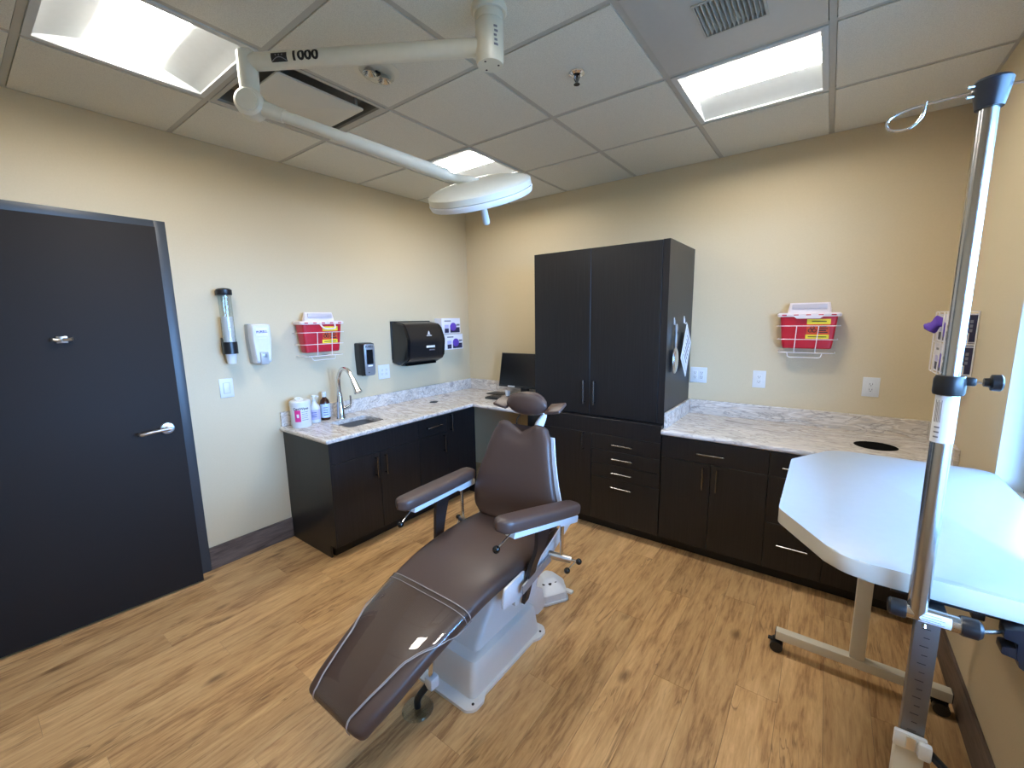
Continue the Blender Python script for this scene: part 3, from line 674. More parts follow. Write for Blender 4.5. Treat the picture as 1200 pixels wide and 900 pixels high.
# ================================================================== SMALL THINGS ON COUNTERS
def wrap_label(bm, c, r, a0, a1, z0, z1, n=14, rt=None):
    c = Vector(c); rt = r if rt is None else rt
    ring = lambda z, rad: [Vector((c.x+rad*math.cos(a0+(a1-a0)*k/n), c.y+rad*math.sin(a0+(a1-a0)*k/n), z)) for k in range(n+1)]
    A, B = ring(z0, r), ring(z1, rt); C, D = ring(z1, rt-0.0008), ring(z0, r-0.0008)
    loft(bm, [[A[k], B[k], C[k], D[k]] for k in range(n+1)]); return bm
def text_wrap(bm, c, r, a0, z):
    for v in bm.verts:
        a = a0 + v.co.x/r; zz = z+v.co.y; v.co = Vector((c[0]+r*math.cos(a), c[1]+r*math.sin(a), zz))
    return bm
VA = math.atan2(CAM.y+1.93, CAM.x-0.11)      # bearing of the room from the sink counter
c = (0.115, -1.928, CT)
t = thing('wipes_canister', 'white disinfectant wipes canister with magenta label at the counter end', 'canister', c)
obj('body', lathe(BM(), c, [(0.0, 0.0), (0.062, 0.0), (0.066, 0.006), (0.066, 0.15), (0.064, 0.155), (0.0, 0.155)], 32), 'white', t)
ld = obj('lid', lathe(BM(), c, [(0.0, 0.1555), (0.069, 0.1555), (0.069, 0.182), (0.063, 0.190), (0.03, 0.192), (0.0, 0.192)], 32), 'white', t)
obj('flip_tab', apply(lathe(BM(), (0,0,0), [(0.012, 0), (0.028, 0.0), (0.030, 0.004), (0.026, 0.009), (0.014, 0.009), (0.012, 0.004), (0.012, 0.0)], 20), Matrix.Translation((c[0]-0.004, c[1]-0.005, CT+0.194)) @ Matrix.Rotation(R_(18), 4, 'Y')), 'white', ld)
obj('label_panel', wrap_label(BM(), c, 0.0668, VA-0.62, VA-0.02, CT+0.045, CT+0.128), 'pink', t, label='magenta printed panel')
for k in range(5): obj('print_line', wrap_label(BM(), c, 0.0667, VA+0.08, VA+0.75-0.08*(k % 2), CT+0.055+k*0.014, CT+0.0585+k*0.014), 'inkgrey', t)
obj('lettering', text_wrap(text_bm('CaviWipes', 0.024, 0.0006), c, 0.0672, VA+0.05, CT+0.137), 'ink', t, smooth=False)
obj('label_spot', wrap_label(BM(), c, 0.0674, VA-0.42, VA-0.2, CT+0.075, CT+0.1), 'inkwhite', t)
c = (0.075, -1.805, CT)
t = thing('pump_bottle', 'white lotion pump bottle with lilac label between canister and brown bottle', 'bottle', c)
obj('body', lathe(BM(), c, [(0.0, 0.0), (0.036, 0.0), (0.039, 0.006), (0.039, 0.105), (0.034, 0.125), (0.018, 0.142), (0.016, 0.150), (0.0, 0.150)], 28), 'white', t)
obj('label_band', wrap_label(BM(), c, 0.0396, VA-1.3, VA+1.3, CT+0.025, CT+0.098, 24), 'lilac', t)
for k in range(3): obj('print_line', wrap_label(BM(), c, 0.0401, VA-0.6, VA+0.3, CT+0.045+k*0.015, CT+0.050+k*0.015), 'blueink', t)
bm = lathe(BM(), c, [(0.0, 0.1505), (0.013, 0.1505), (0.012, 0.168), (0.005, 0.17), (0.005, 0.19), (0.014, 0.191), (0.013, 0.202), (0.0, 0.203)], 16); tube(bm, [(c[0], c[1], CT+0.197), (c[0]+0.014, c[1]+0.012, CT+0.197), (c[0]+0.028, c[1]+0.022, CT+0.192)], 0.006, 8)
obj('pump', bm, 'white', t)
c = (0.062, -1.715, CT)
t = thing('brown_bottle', 'dark brown bottle with pale label and white cap beside the faucet', 'bottle', c)
obj('body', lathe(BM(), c, [(0.0, 0.0), (0.032, 0.0), (0.035, 0.005), (0.035, 0.13), (0.030, 0.150), (0.014, 0.170), (0.013, 0.182), (0.0, 0.182)], 28), 'amber', t)
obj('label_band', wrap_label(BM(), c, 0.0356, VA-1.3, VA+1.3, CT+0.02, CT+0.125, 24), 'palelabel', t)
for k in range(4): obj('print_line', wrap_label(BM(), c, 0.0361, VA-0.4, VA+0.5, CT+0.04+k*0.018, CT+0.045+k*0.018), 'blueink', t)
obj('cap', lathe(BM(), c, [(0.0, 0.176), (0.0155, 0.176), (0.0155, 0.212), (0.014, 0.214), (0.0, 0.214)], 20), 'white', t)
t = obj('cable_grommet', lathe(BM(), (0.262, -0.79, CT), [(0.0, 0.0), (0.038, 0.0), (0.038, 0.003), (0.034, 0.0045), (0.027, 0.0035), (0.0, 0.0035)], 28), 'black')
tag(t, 'small round black cable grommet in the worktop near the faucet side', 'grommet')
# desk things
t = thing('monitor', 'flat black computer monitor on the corner desk, half hidden by the tall cabinet', 'monitor', (0.84, -0.2, CT))
TM = Matrix.Translation((0.855, -0.235, 0.94)) @ Matrix.Rotation(R_(-11), 4, 'X')
obj('bezel', apply(box(BM(), (-0.275, 0.0, 0.0), (0.275, 0.035, 0.325), 0.004), TM), 'black', t)
obj('screen', apply(box(BM(), (-0.266, -0.0015, 0.018), (0.266, 0.001, 0.317)), TM), 'screen', t, smooth=False)
obj('bezel_label', apply(box(BM(), (-0.165, -0.0015, 0.002), (-0.085, 0.001, 0.014)), TM), 'paper', t, smooth=False)
obj('stand_neck', box(BM(), (0.815, -0.20, CT+0.012), (0.895, -0.165, 1.06), 0.004), 'black', t)
obj('stand_foot', prism(BM(), roundpoly([(0.70, -0.28), (1.0, -0.28), (0.98, -0.09), (0.72, -0.09)], 0.03), 'z', CT+0.0005, CT+0.013, 0.002), 'black', t)
t = thing('keyboard', 'black computer keyboard on the corner desk behind the headrest', 'keyboard', (0.77, -0.40, CT))
KM = Matrix.Translation((0.775, -0.345, CT)) @ Matrix.Rotation(R_(3), 4, 'Z')
obj('case', apply(box(BM(), (-0.22, -0.065, 0.0008), (0.22, 0.065, 0.016), 0.004), KM), 'black', t)
for r in range(5):
    bm = BM()
    for k in range(15):
        box(bm, (-0.21+k*0.028, -0.055+r*0.0215, 0.016), (-0.21+k*0.028+0.024, -0.055+r*0.0215+0.018, 0.021), 0.0015, 1)
    obj('key_row', apply(bm, KM), 'black', t)
t = obj('paper_cup', lathe(BM(), (0.665, -0.205, CT), [(0.0, 0.0005), (0.019, 0.0005), (0.026, 0.052), (0.025, 0.053), (0.018, 0.004), (0.0, 0.004)], 20), 'paper')
tag(t, 'tiny white paper cup on the desk in front of the monitor', 'cup')
t = obj('desk_pad', prism(BM(), roundpoly([(0.40, -0.215), (0.585, -0.215), (0.585, -0.07), (0.40, -0.07)], 0.015), 'z', CT+0.0005, CT+0.006, 0.001), 'black')
tag(t, 'flat black pad on the desk beside the monitor', 'desk pad')

# ================================================================== WALL MOUNTED: LEFT WALL
LW = Matrix.Rotation(R_(90), 4, 'Z')        # local x -> +y, local -y -> +x (off the wall)
def on_left(y, z): return Matrix.Translation((0, y, z)) @ LW
def on_back(x, z): return Matrix.Translation((x, 0, z))
# cup dispenser
yc = -2.305
t = thing('cup_dispenser', 'clear tube paper-cup dispenser with black cap on the wall by the door', 'dispenser', (0.06, yc, 1.33))
xc = 0.062; r = 0.036
obj('tube', lathe(BM(), (xc, yc, 1.40), [(r, 0.0), (r, 0.37), (r-0.0015, 0.37), (r-0.0015, 0.0), (r, 0.0)], 28), 'clear', t)
cp = obj('cap', lathe(BM(), (xc, yc, 1.755), [(0.0, 0.0), (r+0.005, 0.0), (r+0.007, 0.004), (r+0.007, 0.032), (r-0.004, 0.040), (0.0, 0.044)], 28), 'black', t)
obj('cap_bracket', box(BM(), (0.0005, yc-0.03, 1.757), (0.035, yc+0.03, 1.785), 0.002), 'black', cp)
rg = obj('holder_ring', lathe(BM(), (xc, yc, 1.39), [(r-0.002, 0.0), (r+0.005, 0.0), (r+0.005, 0.075), (r-0.002, 0.075), (r-0.002, 0.0)], 28), 'black', t)
obj('wall_bracket', box(BM(), (0.0005, yc-0.028, 1.385), (0.03, yc+0.028, 1.49), 0.002), 'black', rg)
for k in range(9): obj('cup', lathe(BM(), (xc, yc, 1.327+k*0.026), [(0.0, 0.0), (0.024, 0.0), (0.0335, 0.088), (0.0325, 0.088), (0.0, 0.03)], 24), 'white', t)
# soap dispenser
t = thing('soap_dispenser', 'white and grey wall soap dispenser with push bar, left of the sharps box', 'dispenser', (0.05, -2.125, 1.30))
def sdisp(t, y, z0, z1, wd, dep, back, front, split, bot=0.8):
    h = z1-z0; m = on_left(y, z0)
    ring = lambda yy, kx, zlo, zhi, r: [Vector((p[0], yy, p[1])) for p in roundpoly([(-wd/2*kx*bot, zlo), (wd/2*kx*bot, zlo), (wd/2*kx, h*0.62), (wd/2*kx*0.97, zhi), (-wd/2*kx*0.97, zhi), (-wd/2*kx, h*0.62)], [r, r, 0.04, r, r, 0.04])]
    bm = BM(); loft(bm, [ring(-0.0005, 1, 0.004, h, 0.012), ring(-dep*split, 1.0, 0.004, h, 0.012)]); obj('back_shell', apply(bm, m), back, t)
    bm = BM(); loft(bm, [ring(-dep*split, 0.98, 0.0, h*0.995, 0.014), ring(-dep*0.9, 0.93, 0.005, h*0.985, 0.014), ring(-dep, 0.82, 0.016, h*0.955, 0.014)]); return obj('front_cover', apply(bm, m), front, t), m, h
fc, m, h = sdisp(t, -2.125, 1.312, 1.575, 0.128, 0.10, 'lightgrey', 'white', 0.45)
obj('logo_panel', apply(box(BM(), (-0.036, -0.1012, h*0.70), (0.036, -0.0995, h*0.90), 0.0), m), 'card', t, smooth=False)
obj('lettering', apply(text_bm('PURELL', 0.021, 0.0006), m @ basis((0, -0.1018, h*0.80), (1, 0, 0.06), (-0.06, 0, 1))), 'blueink', t, smooth=False)
obj('print_line', apply(box(BM(), (-0.026, -0.1012, h*0.63), (0.026, -0.0995, h*0.66)), m), 'inkwhite', t, smooth=False)
obj('push_bar', apply(box(BM(), (-0.026, -0.112, -0.006), (0.026, -0.085, h*0.30), 0.008), m), 'lightgrey', t)
obj('sight_window', apply(box(BM(), (-0.012, -0.1135, h*0.16), (0.014, -0.111, h*0.25), 0.001), m), 'silver', t)
# hand sanitiser dispenser
t = thing('sanitizer_dispenser', 'black dispenser with silver front and dark window, above the worktop outlet', 'dispenser', (0.05, -1.325, 1.12))
fc, m, h = sdisp(t, -1.325, 1.135, 1.405, 0.128, 0.105, 'black', 'black', 0.6, 0.9)
obj('silver_face', apply(prism(BM(), roundpoly([(-0.046, 0.004), (0.046, 0.004), (0.049, h*0.97), (-0.049, h*0.97)], 0.02), 'y', -0.1115, -0.102, 0.003), m), 'silver', t)
obj('sight_window', apply(prism(BM(), roundpoly([(-0.03, h*0.36), (0.03, h*0.36), (0.03, h*0.80), (-0.03, h*0.80)], 0.006), 'y', -0.1135, -0.111), m), 'screen', t, smooth=False)
obj('lettering', apply(text_bm('PURELL', 0.022, 0.0006), m @ basis((0, -0.1122, h*0.885), (1, 0, 0), (0, 0, 1))), 'ink', t, smooth=False)
obj('white_sticker', apply(box(BM(), (-0.022, -0.1135, h*0.29), (0.022, -0.1112, h*0.335)), m), 'card', t, smooth=False)
obj('sensor_dot', apply(cyl(BM(), (-0.016, -0.1112, h*0.11), (-0.016, -0.1125, h*0.11), 0.005, n=12), m), 'ink', t)
# paper towel dispenser
t = thing('towel_dispenser', 'large black roll paper towel dispenser on the wall above the worktop', 'dispenser', (0.1, -0.80, 1.2))
prof = roundpoly([(0.0005, 0.02), (0.10, 0.0), (0.205, 0.05), (0.225, 0.22), (0.17, 0.365), (0.0005, 0.385)], [0.01, 0.05, 0.06, 0.09, 0.07, 0.01], 6)
z0 = 1.185; y0, y1 = -1.02, -0.575
bm = BM(); prism(bm, [(p[0], p[1]+z0) for p in prof], 'y', y0+0.03, y1-0.03); obj('front_cover', bm, 'black', t)
for a, b in ((y0, y0+0.03), (y1-0.03, y1)):
    bm = BM(); c0 = Vector((0.11, 0.19)); sc = lambda k: [(c0.x+(p[0]-c0.x)*k if p[0] > 0.01 else 0.0005, c0.y+(p[1]-c0.y)*k+z0) for p in prof]
    prism(bm, sc(0.965), 'y', a, b, 0.008); e_ = obj('end_cheek', bm, 'screen', t)
obj('wall_plate', box(BM(), (0.0003, y0-0.004, z0+0.05), (0.02, y1+0.004, z0+0.39), 0.003), 'black', t)
def lathing(y, z, wd, hg, mt, nm): 
    obj(nm, box(BM(), (0.2265, y-wd/2, z-hg/2), (0.2285, y+wd/2, z+hg/2)), mt, t, smooth=False)
bm = prism(BM(), [(-0.79, 1.452), (-0.75, 1.452), (-0.765, 1.466), (-0.758, 1.466), (-0.770, 1.486), (-0.782, 1.466), (-0.775, 1.466)], 'x', 0.2150, 0.2165); obj('tree_logo', bm, 'inkwhite', t, smooth=False)
obj('logo_underline', box(BM(), (0.2195, -0.80, 1.440), (0.2215, -0.74, 1.446)), 'inkwhite', t, smooth=False)
lathing(-0.765, 1.345, 0.10, 0.018, 'inkwhite', 'name_plate'); lathing(-0.75, 1.315, 0.06, 0.008, 'inkgrey', 'print_line')
obj('tear_slot', box(BM(), (0.06, y0+0.05, z0-0.004), (0.14, y1-0.05, z0+0.012)), 'void', t, smooth=False)
# glove boxes by the corner
def glove_front(t, m, wd, hg, dep):
    """card box in local frame: x along wall, -y off wall; print on the front face"""
    e = -dep
    bx = obj('carton', apply(box(BM(), (-wd/2, -dep, 0), (wd/2, -0.0005, hg), 0.001, 1), m), 'card', t)
    obj('print_block', apply(box(BM(), (-wd*0.36, e-0.0008, hg*0.06), (-wd*0.14, e+0.001, hg*0.34)), m), 'darknavy', t, smooth=False)
    obj('print_block', apply(box(BM(), (-wd*0.36, e-0.0008, hg*0.36), (-wd*0.14, e+0.001, hg*0.58)), m), 'lilac', t, smooth=False)
    obj('print_block', apply(box(BM(), (-wd*0.06, e-0.0008, hg*0.06), (wd*0.46, e+0.001, hg*0.40)), m), 'darknavy', t, smooth=False)
    obj('glove_tuft', apply(ball(BM(), (wd*0.10, e-0.002, hg*0.44), hg*0.30, 16, (1.0, 0.12, 0.9)), m), 'purple', t, label='purple glove showing in the oval opening')
    obj('print_line', apply(box(BM(), (-wd*0.36, e-0.0008, hg*0.78), (-wd*0.02, e+0.001, hg*0.86)), m), 'inkgrey', t, smooth=False)
    obj('print_line', apply(box(BM(), (wd*0.28, e-0.0012, hg*0.5), (wd*0.46, e+0.001, hg*0.62)), m), 'inkgrey', t, smooth=False)
for y, z, lab in ((-0.365, 1.445, 'purple and white glove box in the corner, upper of the pair beside the towel dispenser'), (-0.335, 1.288, 'purple and white glove box in the corner, lower of the pair beside the towel dispenser')):
    t = thing('glove_box', lab, 'glove box', (0.05, y, z), 'glove boxes by the corner')
    glove_front(t, on_left(y, z), 0.255, 0.150, 0.10)
# switch and outlets
def plate(name, label, m, wd, hg, kind, group=None, cat='outlet'):
    loc = m.translation; t = thing(name, label, cat, loc, group)
    obj('cover_plate', apply(box(BM(), (-wd/2, -0.006, -hg/2), (wd/2, -0.0005, hg/2), 0.002), m), 'white', t)
    if kind == 'switch':
        obj('rocker_surround', apply(box(BM(), (-0.0195, -0.0075, -0.0355), (0.0195, -0.005, 0.0355), 0.001), m), 'lightgrey', t)
        obj('rocker', apply(box(BM(), (-0.017, -0.010, -0.033), (0.017, -0.005, 0.033), 0.0025), m), 'white', t)
    else:
        for cx in ((0,) if kind == 1 else (-0.023, 0.023)):
            d = obj('receptacle', apply(box(BM(), (cx-0.0165, -0.0085, -0.033), (cx+0.0165, -0.005, 0.033), 0.002), m), 'white', t)
            bm = BM()
            for zc in (-0.017, 0.017):
                box(bm, (cx-0.0075, -0.0088, zc-0.002), (cx-0.0055, -0.008, zc+0.007)); box(bm, (cx+0.0055, -0.0088, zc-0.002), (cx+0.0075, -0.008, zc+0.007)); cyl(bm, (cx, -0.0088, zc-0.0075), (cx, -0.008, zc-0.0075), 0.0025, n=10)
            obj('slots', apply(bm, m), 'ink', d, smooth=False)
    return t
plate('light_switch', 'white rocker light switch beside the door, under the cup dispenser', on_left(-2.333, 1.168), 0.078, 0.122, 'switch', cat='light switch')
plate('wall_outlet', 'white double outlet on the sink wall, right of the black dispenser', on_left(-1.117, 1.14), 0.118, 0.122, 2, 'wall outlets')
plate('wall_outlet', 'white double outlet on the back wall touching the tall cabinet side', on_back(2.335, 1.137), 0.118, 0.116, 2, 'wall outlets')
plate('wall_outlet', 'white single outlet on the back wall, left of the red sharps box', on_back(2.735, 1.132), 0.080, 0.120, 1, 'wall outlets')
plate('wall_outlet', 'white single outlet on the back wall, right of the red sharps box', on_back(3.337, 1.126), 0.082, 0.120, 1, 'wall outlets')

# sharps containers in wire brackets
def sharps(m, lab, lab2, tuft):
    loc = m.translation
    t = thing('sharps_container', lab, 'sharps container', loc, 'red sharps containers')
    d0, d1 = 0.012, 0.125
    rg = lambda z, k, e: [Vector((p[0], p[1], z)) for p in roundpoly([(-0.150*k, -d1+e), (0.150*k, -d1+e), (0.150*k, -d0-e), (-0.150*k, -d0-e)], 0.018)]
    bm = BM(); loft(bm, [rg(0.036, 0.84, 0.022), rg(0.042, 0.87, 0.016), rg(0.10, 0.92, 0.012), rg(0.24, 1.0, 0.0)]); obj('tub', apply(bm, m), 'red', t)
    bm = BM(); loft(bm, [rg(0.238, 1.10, -0.008), rg(0.252, 1.12, -0.010), rg(0.262, 1.06, 0.0)])
    lid = obj('lid', apply(bm, m), 'cleargrey', t)
    bm = BM(); loft(bm, [rg(0.262, 0.76, 0.03), rg(0.285, 0.75, 0.034), rg(0.325, 0.70, 0.046)])
    obj('funnel', apply(bm, m), 'cleargrey', lid)
    bm = BM(); box(bm, (-0.092, -d1+0.026, 0.285), (0.092, -d1+0.034, 0.318), 0.003); obj('flap', apply(bm, m @ Matrix.Translation((0, -0.0005, 0))), 'lidgrey', lid)
    for k in range(5):
        xx = -0.128+k*0.064
        obj('lid_slot', apply(box(BM(), (xx-0.013, -d1-0.0115, 0.244), (xx+0.013, -d1-0.006, 0.252), 0.002), m), 'red', lid)
    if tuft: obj('handle', apply(tube(BM(), [(-0.03, -d1-0.012, 0.244), (-0.012, -d1-0.024, 0.214), (0.012, -d1-0.028, 0.205), (0.07, -d1-0.028, 0.207), (0.082, -d1-0.022, 0.218), (0.086, -d1-0.012, 0.246)], 0.006, 8, 4), m), 'cleargrey', lid)
    else: obj('handle', apply(prism(BM(), roundpoly([(-0.085, 0.246), (0.085, 0.246), (0.06, 0.226), (-0.06, 0.226)], 0.01), 'y', -d1-0.016, -d1-0.008), m), 'cleargrey', lid)
    # hazard label on the sloping front
    def onfront(bm, off=0.0):
        sl = (0.012)/0.14
        for v in bm.verts: v.co.y += (0.24-v.co.z)*sl - d1 - 0.0016 - off
        return apply(bm, m)
    lb = obj('hazard_label', onfront(box(BM(), (-0.005, 0, 0.125), (0.112, 0.001, 0.19))), 'orange', t, smooth=False)
    obj('label_strip', onfront(box(BM(), (-0.005, 0, 0.19), (0.115, 0.001, 0.222))), 'yellow', lb, smooth=False)
    obj('label_strip', onfront(box(BM(), (-0.008, 0, 0.100), (0.112, 0.001, 0.125))), 'yellow', lb, smooth=False)
    bm = BM()
    for k in range(3):
        a = math.pi/2 + k*2*math.pi/3; cx, cz = 0.025+0.012*math.cos(a), 0.157+0.012*math.sin(a)
        P = [Vector((cx+0.010*math.cos(q*math.pi/7), -0.0006, cz+0.010*math.sin(q*math.pi/7))) for q in range(14)]; tube(bm, P, 0.0022, 5, closed=True)
    obj('biohazard_mark', onfront(bm), 'ink', lb)
    bm = BM()
    for k in range(4): box(bm, (0.058+0.0*k, -0.0006, 0.136+k*0.012), (0.104-0.008*(k % 2), 0.0005, 0.142+k*0.012))
    box(bm, (0.005, -0.0006, 0.109), (0.1, 0.0005, 0.114)); box(bm, (0.02, -0.0006, 0.205), (0.095, 0.0005, 0.21))
    obj('print_line', onfront(bm), 'ink', lb, smooth=False)
    b = thing('wire_bracket', lab2, 'wire bracket', loc, 'wire brackets holding the sharps boxes')
    D = -d1-0.016
    for nm, z, wd in (('wire', 0.180, 0.165), ('wire', 0.095, 0.157), ('wire', 0.010, 0.150)):
        y1 = D + (0.24-z)*0.04
        obj(nm, apply(tube(BM(), [(-wd, -0.002, z), (-wd, y1+0.02, z), (-wd+0.02, y1, z), (wd-0.02, y1, z), (wd, y1+0.02, z), (wd, -0.002, z)], 0.0026, 6), m), 'wire', b)
    for xx, x2 in ((-0.056, -0.062), (0.058, 0.048)):
        obj('wire', apply(tube(BM(), [(xx, D-0.003+0.0024, 0.182), (x2, D+0.006, 0.010), (x2, -0.004, 0.008)], 0.0026, 6), m), 'wire', b)
    obj('wire', apply(tube(BM(), [(-0.10, D+0.03, 0.008), (-0.095, D+0.02, -0.014), (-0.085, D+0.018, -0.02), (0.07, D+0.018, -0.02), (0.08, D+0.02, -0.014), (0.085, D+0.03, 0.008)], 0.0026, 6), m), 'wire', b)
sharps(on_left(-1.712, 1.325), 'red sharps container with clear looped handle on the sink wall, above the pump bottle', 'white wire bracket around the red box on the sink wall', True)
sharps(on_back(2.992, 1.325), 'red sharps container on the back wall above the right counter', 'white wire bracket around the red box on the back wall', False)

# hooks, mirror and card on the tall cabinet side
SX = TX1+0.0005
for y, z, lab, m_ in ((-0.462, 1.545, 'small clear adhesive hook holding the silver hand mirror', 'lightgrey'), (-0.222, 1.552, 'small white adhesive hook holding the white card', 'white')):
    t = thing('adhesive_hook', lab, 'hook', (SX, y, z-0.03), 'hooks on the tall cabinet side')
    obj('pad', box(BM(), (SX, y-0.008, z-0.022), (SX+0.003, y+0.008, z+0.026), 0.001), m_, t)
    obj('hook', tube(BM(), [(SX+0.004, y, z+0.01), (SX+0.006, y, z-0.018), (SX+0.014, y, z-0.026), (SX+0.020, y, z-0.018)], 0.0035, 8, 4), m_, t)
t = thing('hand_mirror', 'silver hand mirror with long handle hanging on the tall cabinet side', 'mirror', (SX+0.02, -0.462, 1.19))
y = -0.462
obj('handle', tube(BM(), [(SX+0.018, y, 1.525), (SX+0.018, y, 1.47), (SX+0.018, y, 1.37)], 0.009, 10, 3, radii=lambda s: 0.0065+0.004*math.sin(s*6.0)**2), 'nickel', t)
bm = BM(); ball(bm, (SX+0.018, y+0.0, 1.285), 0.09, 24, (0.12, 0.62, 1.0)); obj('frame', bm, 'nickel', t)
bm = BM(); ball(bm, (SX+0.024, y, 1.285), 0.078, 24, (0.10, 0.60, 1.0)); obj('glass', bm, 'chrome', t)
t = thing('hanging_card', 'white printed card hanging by one corner on the tall cabinet side', 'card', (SX+0.02, -0.222, 1.14))
A, B_, C_, D_ = (-0.222, 1.525), (-0.095, 1.385), (-0.205, 1.145), (-0.345, 1.29)
def quad(k, x0, x1, m_, nm):
    c = (sum(p[0] for p in (A, B_, C_, D_))/4, sum(p[1] for p in (A, B_, C_, D_))/4)
    obj(nm, prism(BM(), [(c[0]+(p[0]-c[0])*k, c[1]+(p[1]-c[1])*k) for p in (A, B_, C_, D_)], 'x', x0, x1), m_, t, smooth=False)
quad(1.0, SX+0.020, SX+0.024, 'paper', 'sleeve'); quad(0.84, SX+0.024, SX+0.0246, 'lightgrey', 'border'); quad(0.78, SX+0.0246, SX+0.0252, 'paper', 'sheet')
for k in range(6):
    u = 0.2+0.11*k; p = Vector(A)*(1-u)+Vector(D_)*u; q = Vector(B_)*(1-u)+Vector(C_)*u
    a, b = p.lerp(q, 0.25), p.lerp(q, 0.72); obj('print_line', tube(BM(), [(SX+0.0254, a.x, a.y), (SX+0.0254, b.x, b.y)], 0.003, 4), 'inkgrey', t)

# glove rack on the right wall
m = Matrix.Translation((W, -0.52, 1.285)) @ Matrix.Rotation(R_(-90), 4, 'Z')     # local x -> -y, local -y -> -x
for z, lab in ((0.152, 'glove box with purple glove pulled out, upper one in the right wall rack'), (0.006, 'closed glove box, lower one in the right wall rack')):
    mm = m @ Matrix.Translation((0, 0, z)); t = thing('glove_box', lab, 'glove box', (W-0.05, -0.52, 1.285+z), 'glove boxes in the right wall rack')
    glove_front(t, mm, 0.245, 0.132, 0.092)
    obj('end_print', apply(box(BM(), (0.1215, -0.085, 0.006), (0.1235, -0.006, 0.126)), mm), 'darknavy', t, smooth=False)
    bm = BM(); 
    for k in range(3): box(bm, (0.1236, -0.028, 0.05+0.02*k), (0.1241, -0.018, 0.064+0.02*k))
    obj('print_line', apply(bm, mm), 'inkgrey', t, smooth=False)
    if z > 0.1:
        bm = BM(); ball(bm, (0, 0, 0), 0.044, 18, (0.75, 1.0, 0.55))
        for v in bm.verts:
            v.co.z += 0.010*math.sin(v.co.y*110+v.co.x*60) + 0.007*math.sin(v.co.x*150) + 0.25*v.co.y; v.co.x *= 1.0-0.5*max(0, -v.co.y/0.05)
        obj('pulled_glove', apply(bm, mm @ Matrix.Translation((-0.01, -0.118, 0.082)) @ Matrix.Rotation(R_(14), 4, 'X')), 'purple', t, label='purple glove hanging out')
t = thing('glove_rack', 'white wire glove-box rack on the right wall behind the pole', 'rack', (W-0.05, -0.52, 1.285))
def wirepath(pts, r=0.003): obj('wire', apply(tube(BM(), pts, r, 6), m), 'wire', t)
e = 0.129; dd = -0.100
for z in (0.0, 0.146, 0.294):
    wirepath([(-e, -0.002, z), (-e, dd, z), (e, dd, z), (e, -0.002, z)])
for xx in (-e, -0.06, 0.06, e): wirepath([(xx, dd-0.003, 0.0), (xx, dd-0.003, 0.294)])
wirepath([(e, -0.004, 0.0), (e, -0.004, 0.294)]); wirepath([(-e, -0.004, 0.0), (-e, -0.004, 0.294)])
for z in (0.0, 0.146): wirepath([(e, dd*0.75, z), (e+0.002, dd*0.75, z+0.05), (e+0.002, dd*0.3, z+0.05), (e, dd*0.3, z)])

# ================================================================== CEILING THINGS
t = thing('sprinkler_head', 'small chrome fire sprinkler head in the ceiling tile left of the vent', 'sprinkler', (2.111, -1.549, H-0.006))
c = (2.111, -1.549, H-0.0045)
obj('escutcheon', lathe(BM(), c, [(0.016, 0.0), (0.036, 0.0), (0.034, -0.006), (0.024, -0.012), (0.016, -0.004), (0.016, 0.0)], 28), 'chrome', t)
obj('cup', lathe(BM(), c, [(0.0, -0.001), (0.022, -0.001), (0.022, -0.003), (0.0, -0.003)], 20), 'void', t)
bm = BM(); cyl(bm, (c[0], c[1], H-0.006), (c[0], c[1], H-0.05), 0.006, n=10)
for s in (-1, 1): tube(bm, [(c[0]+s*0.010, c[1], H-0.006), (c[0]+s*0.013, c[1], H-0.025), (c[0]+s*0.003, c[1], H-0.046)], 0.0022, 6, 3)
obj('yoke', bm, 'pull', t); obj('deflector', lathe(BM(), (c[0], c[1], H-0.053), [(0.0, 0.0), (0.014, 0.0), (0.014, 0.002), (0.0, 0.003)], 16), 'pull', t)
ex, ey = 1.43, -2.105
t = thing('emergency_light', 'recessed clear oval emergency light with small lamps, behind the lamp arm', 'ceiling light', (ex, ey, H-0.006))
obj('trim_plate', lathe(BM(), (ex, ey, H-0.0042), [(0.0, 0.0), (0.095, 0.0), (0.095, -0.002), (0.07, -0.004), (0.0, -0.004)], 32), 'ivory', t)
bm = BM(); ball(bm, (ex, ey, H-0.008), 0.084, 20, (0.7, 1.0, 0.45)); obj('clear_dome', bm, 'clear', t)
for s in (-1, 1): obj('lamp', lathe(BM(), (ex, ey+s*0.038, H-0.009), [(0.0, 0.0), (0.016, 0.0), (0.029, -0.022), (0.027, -0.023), (0.010, -0.006), (0.0, -0.006)], 18), 'chrome', t)
obj('lamp_bracket', box(BM(), (ex-0.012, ey-0.012, H-0.02), (ex+0.012, ey+0.012, H-0.008), 0.003), 'ink', t)

# surgical lamp
t = thing('surgical_lamp', 'white ceiling-mounted surgical lamp with two jointed arms and round head', 'surgical lamp', (2.055, -2.094, H))
cx, cy = 2.055, -2.094
obj('ceiling_flange', lathe(BM(), (cx, cy, 0), [(0.0, H-0.003), (0.062, H-0.003), (0.062, H-0.020), (0.058, H-0.026), (0.0, H-0.026)], 36), 'ivory', t)
cl = obj('column', lathe(BM(), (cx, cy, 0), [(0.0, H-0.026), (0.049, H-0.026), (0.049, H-0.052), (0.0475, H-0.053), (0.0475, H-0.054), (0.0495, H-0.055), (0.0495, 2.487), (0.045, 2.474), (0.0, 2.474)], 36), 'ivory', t)
bm = BM()
for k in range(3):
    a = 0.6+k*2.1; cyl(bm, (cx+0.03*math.cos(a), cy+0.03*math.sin(a), 2.4745), (cx+0.03*math.cos(a), cy+0.03*math.sin(a), 2.473), 0.004, n=10)
obj('screws', bm, 'ink', cl)
ca = math.atan2(CAM.y-cy, CAM.x-cx)
